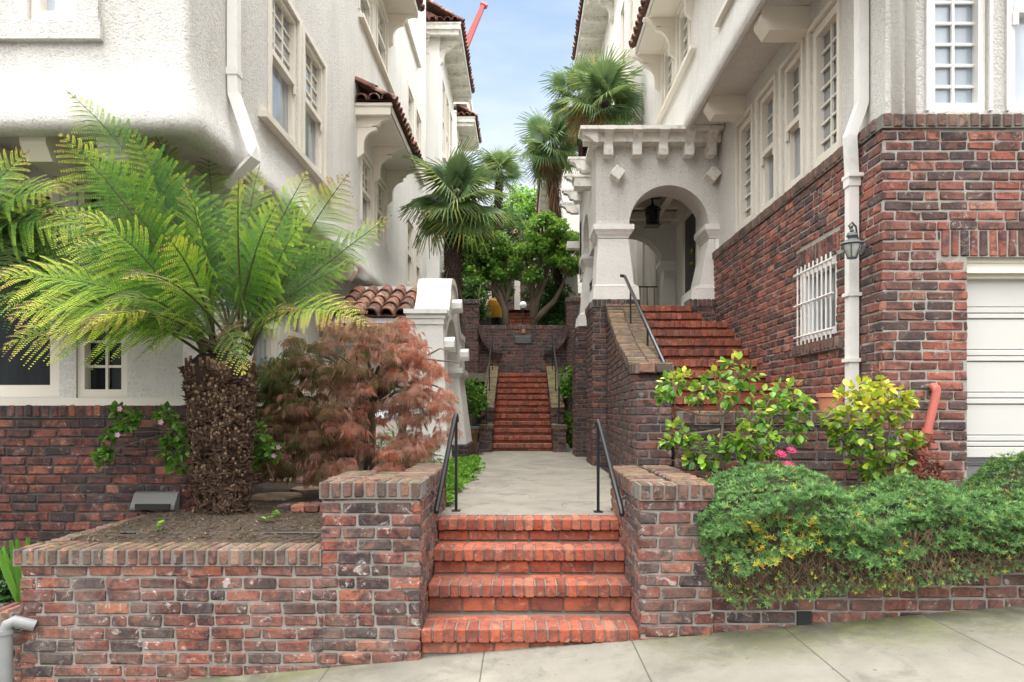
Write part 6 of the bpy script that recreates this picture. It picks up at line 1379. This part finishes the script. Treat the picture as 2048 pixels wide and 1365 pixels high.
gm = G(); d = np.stack([rg.normal(0, 1, n), rg.normal(0, 1, n), rg.normal(0, .25, n)], 1); gm.inst(NAR, NARF, np.stack([x, y, zz], 1), frames(d, Z3), np.stack([rg.uniform(.003, .012, n), rg.uniform(.02, .06, n), np.full(n, .02)], 1), rg.random(n))
tag(gm.build('leaf_litter', mat_leaf("dry_litter", [(0, (.04, .025, .015)), (.6, (.11, .07, .04)), (1, (.22, .17, .08))], 0, .9), root=(-2, 5.4, .65)), 'dry brown leaf litter on the soil of the left planter', 'leaf litter', kind='stuff')
gm = G(); gm.tube([(-2.75, 4.80, .66), (-2.3, 4.73, .665), (-1.9, 4.78, .66), (-1.3, 4.74, .665)], .009, 6); tag(gm.build('irrigation_hose', M['iron'], root=(-2, 4.75, .66)), 'thin black irrigation hose lying on the soil behind the coping', 'hose')
n = 420; x = np.concatenate([rg.uniform(-1.2, 4.2, 260), rg.normal(1.6, .5, 160)]); y = np.concatenate([rg.uniform(3.7, 4.36, 260), 4.36 - np.abs(rg.normal(0, .12, 160))]); gm = G()
gm.inst(NAR, NARF, np.stack([x, y, sw(x) + .003], 1), frames(np.stack([rg.normal(0, 1, n), rg.normal(0, 1, n), 0 * x], 1), Z3), np.stack([rg.uniform(.001, .004, n), rg.uniform(.006, .03, n), np.full(n, .01)], 1), rg.random(n)); tag(gm.build('pavement_litter', bpy.data.materials["dry_litter"], root=(1, 4.1, .1)), 'scattered dry leaf scraps and grit on the pavement', 'litter', kind='stuff')
gm = G(); c = P(40, 1180, 4.62)
for i in range(9):
    a = rg.uniform(-.9, .7); tp = np.array(c) + np.array((math.sin(a) * .22, rg.uniform(-.05, .05), .34 * math.cos(a))); b0 = np.array(c) - Z3 * .12; B_ = bez(b0, (b0 + tp) / 2 + X3 * .02, tp, 6)
    for s in (-1, 1): gm.add([tuple(v) for v in B_] + [tuple(v + X3 * s * .026 * math.sin(math.pi * (j + .4) / 6.2) - Y3 * .01) for j, v in enumerate(B_)], [(j, j + 1, 7 + j, 6 + j) for j in range(5)], 0, rg.uniform(.4, .9))
tag(gm.build('agapanthus', M['green'], root=(c[0], c[1], .2)), 'strappy bright green plant beyond the left end of the planter coping', 'plant')

cl = [(*P(x, y, 4.75), r_) for x, y, r_ in [(5, 1120, .09), (25, 1150, .08), (0, 1160, .1), (20, 1190, .08), (5, 1205, .08), (30, 1125, .05), (-30, 1150, .12), (-40, 1200, .12)]]
shrub('dark_shrub', 'added dark leaves standing in for the shadowed gap beyond the left end of the planter wall', 'shrub', [[P(5, 1260, 4.75), P(5, 1190, 4.75), P(10, 1140, 4.75)]], cl, M['darkleaf'], 110, .05, rr=(0, .5))  # added dark leaf mass stands in for the shadowed yard
for px, py, lb in ((552, 1050, 'tiny green seedling in the soil near the pier'), (532, 1058, 'lowest of the tiny seedlings just behind the coping'), (318, 1072, 'tiny green seedling far left behind the coping')):
    Y = .86 * F / (py - VY); x = lx(px, Y); z = soilz(x, Y); gm = G(); k = 9; a = RNG.uniform(0, 6.28, k); gm.tube([(x, Y, z - .01), (x, Y, z + .03)], .003, 5)
    gm.inst(OV, OVT, np.tile((x, Y, z + .025), (k, 1)) + RNG.normal(0, .012, (k, 3)), frames(np.stack([np.cos(a), np.sin(a), .5 + 0 * a], 1), Z3), RNG.uniform(.025, .045, k), RNG.uniform(.4, .9, k)); tag(gm.build('seedling', M['bright'], root=(x, Y, z)), lb, 'plant', 'seedlings in the left planter')
# ---- fan palms
def fan_mesh(seed, nseg=38, dead=False):
    rg = np.random.default_rng(seed); gm = G(); V = []; Fc = []; rr = []
    for j in range(nseg):
        a = -2.35 + 4.7 * j / (nseg - 1); L_ = (1 - .14 * abs(a) / 2.35) * rg.uniform(.93, 1.05); c, s_ = math.cos(a), math.sin(a); dr = rg.uniform(.10, .32) + .14 * abs(a) / 2.35; b = len(V)
        for (t, w, dz) in ((.04, .006, 0), (.5, .040, -.015), (.62, .026, -.04), (1.0, .003, -dr)):
            for sg in (-1, 0, 1): x, y = sg * w * L_, t * L_; V.append((x * c + y * s_, -x * s_ + y * c + .0, dz * L_ + (-.012 if sg == 0 else .006) + .10 * L_ * t * (1 - t)))
        for i in range(3):
            for q in range(2): Fc.append((b + i * 3 + q, b + i * 3 + q + 1, b + i * 3 + q + 4, b + i * 3 + q + 3)); rr.append(np.clip(rg.normal(.42, .08) + (.32 if i == 2 and rg.random() < .3 else 0), 0, 1))
    V = np.array(V) * np.array((1.25, 1.25, 1.25)); V[:, 1] += .62
    gm.add(V, np.array(Fc), 0, np.array(rr)); gm.tube([(0, 0, 0), (0, .35, .04), (0, .66, .0)], [.018, .013, .009], 5, 1); return gm
M['petiole'] = mat_plain("palm_petiole", (.16, .20, .06), .5, .2, 0)
proto_f = []
def palm(label, base, top, r, fans, dead=0, leafs=.55, trunkdead=0, name='fan_palm', hide=False):
    p = empty(name, base, label, 'palm', 'fan palms'); b, t = np.array(base), np.array(top); gm = G(); n = 20
    pts = [b + (t - b) * i / n + np.array((.03 * math.sin(i * .7), 0, 0)) for i in range(n + 1)]
    gm.tube([tuple(q) for q in pts], [r * (.85 + .25 * (i / n)) for i in range(n + 1)], 14, 0)
    h = np.linalg.norm(t - b); m = int(950 * h); f = RNG.random(m); th = RNG.uniform(0, 2 * math.pi, m); o = np.stack([np.cos(th), np.sin(th), 0 * th], 1); rad = r * (.85 + .25 * f)
    gm.inst(NAR, NARF, b + (t - b) * f[:, None] + o * rad[:, None], frames(o * .45 + Z3 * RNG.choice([-1, 1], m)[:, None] * .8 + RNG.normal(0, .25, (m, 3)), o), np.stack([RNG.uniform(.012, .03, m), RNG.uniform(.05, .12, m), np.full(m, .05)], 1), RNG.random(m) * .6, 1)
    if trunkdead:
        m = trunkdead; f = 1 - RNG.random(m) ** 1.6 * .6; th = RNG.uniform(0, 2 * math.pi, m); o = np.stack([np.cos(th), np.sin(th), 0 * th], 1)
        gm.inst(NAR, NARF, b + (t - b) * f[:, None] + o * (r * 1.05), frames(o * RNG.uniform(.1, .5, (m, 1)) - Z3, o), np.stack([RNG.uniform(.008, .02, m), RNG.uniform(.25, .7, m), np.full(m, .1)], 1), RNG.random(m), 2)
    gm.build('trunk', [mat_plain("palm_trunk_fibre", (.05, .035, .025), 1, .5, 1, 40), mat_leaf("palm_fibre", [(0, (.035, .024, .018)), (1, (.15, .10, .07))], 0, .95), M['palm_dead']], p)
    for k, (az, el, s, dd_) in enumerate(fans):
        key = (k % 5, bool(dd_)); me = None
        for kk, mm in proto_f:
            if kk == key: me = mm
        if me is None:
            g_ = fan_mesh(40 + k % 5); o = g_.build('fan_leaf', [M['palm_dead'] if dd_ else M['palm'], M['petiole']], None, False, (0, 0, 0)); o.parent = p; proto_f.append((key, o.data))
        else: o = bpy.data.objects.new('fan_leaf', me); COL.objects.link(o); o.parent = p
        d = Vector((math.cos(az) * math.cos(el), math.sin(az) * math.cos(el), math.sin(el)))
        side = d.cross(Vector((0, 0, 1))).normalized(); nn = side.cross(d)
        nb = nn + Vector((0, -1.1, .1)); nb = nb - d * nb.dot(d)
        if nb.length > .2: nn = nb.normalized(); side = d.cross(nn)
        Rm = Matrix((side, d, nn)).transposed(); 
        off = Vector(top) - Vector(base) + d * .05 - Vector((0, 0, RNG.uniform(0, .2) if el < .3 else 0))
        # blade tips forward/down relative to the petiole
        mat = Matrix.Translation(off) @ Rm.to_4x4() @ Matrix.Rotation(RNG.uniform(-.4, .4), 4, 'Y') @ Matrix.Scale(s * leafs, 4)
        o.matrix_local = mat
    return p
def crown(n, seed, up=1.2, lo=-.5, s=(.85, 1.1), dead=0):
    rg = np.random.default_rng(seed); out = []
    for i in range(n):
        f = i / n; out.append((i * 2.39996 + rg.uniform(-.2, .2), up - (up - lo) * f + rg.uniform(-.1, .1), rg.uniform(*s), 0))
    for i in range(dead): out.append((rg.uniform(0, 6.28), rg.uniform(-1.35, -.8), rg.uniform(.7, .9), 1))
    return out
palm('fan palm with a dark fibrous trunk rising behind the arched gateway', (lx(895, 13.0), 13.0, .6), P(912, 395, 13.0), .15, crown(20, 1, 1.25, -1.1, (.8, 1.2)), leafs=.55, trunkdead=20)
palm('smaller fan palm half hidden behind the gateway palm', (lx(992, 25), 25.0, 3.5), P(998, 345, 25.0), .12, crown(17, 2), leafs=.56, trunkdead=30)
palm('tall fan palm above the porch roof against the white wall', (1.75, 14.0, 2.9), P(1205, 205, 14.0), .12, crown(19, 3, 1.3, -.8, (.75, 1.15), dead=5), leafs=.52, trunkdead=60)
palm('second tall fan palm leaning over the porch roof', (1.75, 14.9, 2.9), P(1158, 195, 14.9), .10, crown(11, 6, 1.3, -.4, (.75, 1.15), dead=4), leafs=.47, trunkdead=40)
palm('ragged fan palm with a skirt of dead fronds left of the pergola', (lx(1124, 20.8), 20.8, 3.5), P(1104, 290, 20.8), .15, crown(28, 4, 1.2, -1.3, (.6, 1.15), dead=12), leafs=.62, trunkdead=500)
# ---- terrace trees
def tree(name, label, stems, clumps, mat, per, size, r0=.09, grp=None, T=OV, Fc=OVT, asp=.9, rr=(.1, .85)):
    t = empty(name, stems[0][0], label, 'tree', grp); gm = G()
    for s in stems:
        s = np.array(s); gm.tube([tuple(p) for p in s], list(np.linspace(r0 if np.allclose(s[0], stems[0][0], atol=.25) else r0 * .6, r0 * .25, len(s))), 8)
    ends = np.array([p for s in stems for p in s[1:]])
    for c in clumps[::2]:
        c3 = np.array(c[:3]); q = ends[np.argmin(np.linalg.norm(ends - c3 + Z3 * .2, axis=1))]; B_ = bez(q, (q + c3) / 2 + Z3 * .1, c3, 5); gm.tube([tuple(p) for p in B_], list(np.linspace(r0 * .3, r0 * .1, 5)), 5)
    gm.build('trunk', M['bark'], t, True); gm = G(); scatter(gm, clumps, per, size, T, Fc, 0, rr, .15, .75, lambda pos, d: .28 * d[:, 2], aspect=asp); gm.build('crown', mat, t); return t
def clumps_in(polyf, n, Y, dY, r, seed):
    rg = np.random.default_rng(seed); out = []
    while len(out) < n:
        px, py = rg.uniform(905, 1170), rg.uniform(370, 660)
        if polyf(px, py): out.append((*P(px, py, Y + rg.uniform(-dY, dY)), rg.uniform(*r)))
    return out
Yt = 19.6
q = lambda *pts: [P(x, y, Yt) for x, y in pts]
c1 = clumps_in(lambda x, y: (y > np.interp(x, [920, 960, 1000, 1040], [470, 440, 470, 500])) and x < 1035 and y < np.interp(x, [920, 950, 980, 1035], [590, 600, 560, 555]) and (math.sin(x * .11) * math.sin(y * .13 + 1) > -.35) and not (970 < x < 1012 and y > 585), 260, Yt + .4, .8, (.08, .18), 31)
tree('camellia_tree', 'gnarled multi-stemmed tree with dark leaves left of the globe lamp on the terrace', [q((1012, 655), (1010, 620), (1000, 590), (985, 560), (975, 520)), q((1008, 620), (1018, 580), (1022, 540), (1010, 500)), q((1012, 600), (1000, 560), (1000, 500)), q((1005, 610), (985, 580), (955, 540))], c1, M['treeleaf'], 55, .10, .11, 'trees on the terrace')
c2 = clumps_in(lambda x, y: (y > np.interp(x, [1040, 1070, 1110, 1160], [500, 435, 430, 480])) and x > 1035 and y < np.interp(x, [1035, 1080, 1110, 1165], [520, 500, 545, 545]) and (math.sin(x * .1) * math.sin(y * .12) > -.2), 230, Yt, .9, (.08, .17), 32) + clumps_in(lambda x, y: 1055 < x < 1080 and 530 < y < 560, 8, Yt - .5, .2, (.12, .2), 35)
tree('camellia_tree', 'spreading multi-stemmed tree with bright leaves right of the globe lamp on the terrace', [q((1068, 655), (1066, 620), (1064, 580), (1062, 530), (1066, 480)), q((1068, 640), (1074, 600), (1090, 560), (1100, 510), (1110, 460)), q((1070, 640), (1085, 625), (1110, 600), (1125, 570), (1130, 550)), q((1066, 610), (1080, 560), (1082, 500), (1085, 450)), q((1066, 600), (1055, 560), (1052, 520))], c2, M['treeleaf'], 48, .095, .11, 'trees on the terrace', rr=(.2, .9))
c3 = clumps_in(lambda x, y: 1075 < x < 1130 and y > np.interp(x, [1075, 1095, 1130], [610, 565, 580]) and y < 655, 40, 20.2, .5, (.12, .22), 33)
shrub('dark_shrub', 'dense dark evergreen shrub under the branches beside the terrace wall', 'shrub', [[P(1100, 655, 20.2), P(1100, 620, 20.2)]], c3, M['darkleaf'], 90, .09, rr=(0, .7))
c4 = clumps_in(lambda x, y: 905 < x < 985 and y > 560 and y < np.interp(x, [905, 930, 985], [655, 640, 610]) and x < 966 and math.sin(x * .2) * math.sin(y * .16) > -.5, 55, 18.9, .4, (.08, .18), 34)
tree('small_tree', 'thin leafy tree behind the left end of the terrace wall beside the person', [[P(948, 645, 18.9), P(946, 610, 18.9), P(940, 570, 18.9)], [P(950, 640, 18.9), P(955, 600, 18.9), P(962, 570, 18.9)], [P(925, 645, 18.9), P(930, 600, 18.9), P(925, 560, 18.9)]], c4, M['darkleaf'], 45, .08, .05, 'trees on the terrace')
c5 = []
rg = np.random.default_rng(77)
for i in range(150):
    a, b_, c_ = rg.normal(0, 1, 3); v = np.array((a, b_, c_)); v /= np.linalg.norm(v); v *= rg.uniform(.6, 1) ; ctr = np.array(P(1040, 465, 38)); c5.append((*(ctr + v * np.array((1.6, 1.4, 2.4))), rg.uniform(.25, .42)))
tree('background_tree', 'rounded bright green tree far behind closing the gap of sky', [[(lx(1040, 38), 38, 6.4), (lx(1040, 38), 38, 9), (lx(1045, 38), 38, 11)]], c5, M['bright'], 70, .14, .2)
c6 = []
for i in range(90):
    v = rdir(1)[0] * rg.uniform(.5, 1); ctr = np.array(P(1005, 470, 34)); c6.append((*(ctr + v * np.array((1.1, 1.0, 1.6))), rg.uniform(.2, .35)))
tree('background_tree', 'dark green tree behind the palms and left of the bright one', [[(lx(1010, 34), 34, 6), (lx(1010, 34), 34, 10)]], c6, M['darkleaf'], 60, .13, .15)

c7 = clumps_in(lambda x, y: 925 < x < 1165 and 440 < y < 600 and math.sin(x * .07 + 1) * math.sin(y * .09) > -.35 and not (1018 < x < 1050 and y > 540), 150, 26, 1.0, (.2, .36), 88)
tree('background_tree', 'dark leafy tree in front of the closing white house', [[P(1110, 640, 26), P(1108, 580, 26), P(1100, 500, 26)], [P(1108, 620, 26), P(1080, 560, 26), P(1040, 500, 26)], [P(1100, 600, 26), P(1010, 540, 26), P(960, 500, 26)]], c7, M['darkleaf'], 60, .13, .12)
c8 = clumps_in(lambda x, y: (910 < x < 972 or 1085 < x < 1150) and y > 585 and y < 652, 50, 21.5, .4, (.14, .24), 89)
shrub('dark_shrub', 'low dark planting behind the trees on the terrace', 'shrub', [[P(1120, 652, 21.5), P(1120, 620, 21.5)], [P(940, 652, 21.5), P(940, 620, 21.5)]], c8, M['darkleaf'], 80, .09, rr=(0, .8))
# ---- person on the terrace (seen from behind)
pe = empty('person', (lx(993, 22), 22.0, 3.55), 'person in a mustard puffer jacket and dark trousers seen from behind on the terrace', 'person')
def skin_body(name, verts, edges, radii, parent, mat, sub=2):
    me = bpy.data.meshes.new(name); me.from_pydata(verts, edges, []); o = bpy.data.objects.new(name, me); COL.objects.link(o); o.parent = parent
    o.modifiers.new('s', 'SKIN'); o.modifiers.new('u', 'SUBSURF').levels = sub; o.modifiers['u'].render_levels = sub
    for i, v in enumerate(me.skin_vertices[0].data): v.radius = radii[i]; v.use_root = (i == 0)
    dg = bpy.context.evaluated_depsgraph_get(); dg.update(); m2 = bpy.data.meshes.new_from_object(o.evaluated_get(dg)); o.modifiers.clear(); o.data = m2; bpy.data.meshes.remove(me); m2.name = name
    m2.materials.clear(); m2.materials.append(mat)
    for p in m2.polygons: p.use_smooth = True
    return o
skinm = mat_plain("skin", (.52, .30, .21), .6, .05, 0)
V = [(0, 0, .95), (0, 0, 1.15), (0, 0, 1.36), (0, .0, 1.47), (0, 0, 1.55), (0, -.01, 1.66), (0, 0, 1.74),
     (-.17, 0, 1.40), (-.22, .03, 1.15), (-.19, .12, .94), (-.17, .17, .88), (.17, 0, 1.40), (.22, .03, 1.15), (.19, .12, .94), (.17, .17, .88),
     (-.09, 0, .86), (-.10, .02, .48), (-.10, 0, .09), (-.11, .13, .04), (.09, 0, .86), (.11, .0, .48), (.11, -.03, .09), (.12, .10, .04)]
E = [(0, 1), (1, 2), (2, 3), (3, 4), (4, 5), (5, 6), (2, 7), (7, 8), (8, 9), (9, 10), (2, 11), (11, 12), (12, 13), (13, 14), (0, 15), (15, 16), (16, 17), (17, 18), (0, 19), (19, 20), (20, 21), (21, 22)]
Rr = [(.15, .11), (.14, .10), (.15, .10), (.06, .06), (.055, .06), (.085, .10), (.06, .07), (.06, .06), (.045, .045), (.032, .032), (.03, .04), (.06, .06), (.045, .045), (.032, .032), (.03, .04), (.085, .085), (.06, .06), (.045, .045), (.04, .035), (.085, .085), (.06, .06), (.045, .045), (.04, .035)]
body = skin_body('body', V, E, Rr, pe, skinm)
gm = G(); b0 = np.array(pe.location)
pf = []
for i in range(37):
    f = i / 36; z = .84 + .62 * f; w = np.interp(f, [0, .15, .6, .85, 1], [.20, .215, .225, .20, .09]); pf.append((w * (1 + .035 * abs(math.sin(i * math.pi / 3))), z))
prof3 = []
k = 20
for (w, z) in pf:
    for j in range(k): th = 2 * math.pi * j / k; prof3.append(b0 + np.array((w * math.cos(th), w * .66 * math.sin(th), z)))
gm.add(prof3, [(i * k + j, i * k + (j + 1) % k, (i + 1) * k + (j + 1) % k, (i + 1) * k + j) for i in range(36) for j in range(k)])
for sg in (-1, 1):
    arm = [b0 + np.array(p) for p in ((sg * .15, 0, 1.41), (sg * .215, .0, 1.33), (sg * .25, .03, 1.15), (sg * .225, .11, .98), (sg * .215, .14, .92))]; B_ = []
    for a, b_ in zip(arm, arm[1:]):
        for t in (0, .33, .66): B_.append(a + (b_ - a) * t)
    gm.tube([tuple(p) for p in B_], [(.082 if i % 2 else .070) * (1 - .02 * i) for i in range(len(B_))], 10)
gm.build('jacket', mat_plain("mustard_nylon", (.50, .24, .02), .45, .12, .1, 30), pe, True)
gm = G()
for sg in (-1, 1): gm.tube([tuple(b0 + np.array(p)) for p in ((sg * .07, 0, .93), (sg * .10, .01, .75), (sg * .105, .02, .48), (sg * .105, 0, .10))], [.12, .105, .08, .07], 12)
gm.build('trousers', mat_plain("navy_cloth", (.012, .014, .025), .9, .2, .1), pe, True)
gm = G(); gm.lathe(tuple(b0 + np.array((0, -.015, 1.60))), [(.03, -.09), (.085, -.06), (.108, .03), (.10, .10), (.06, .15), (0, .17)], 16); gm.build('hair', mat_plain("dark_brown_hair", (.03, .018, .012), .6, .4, .4, 80), pe, True)
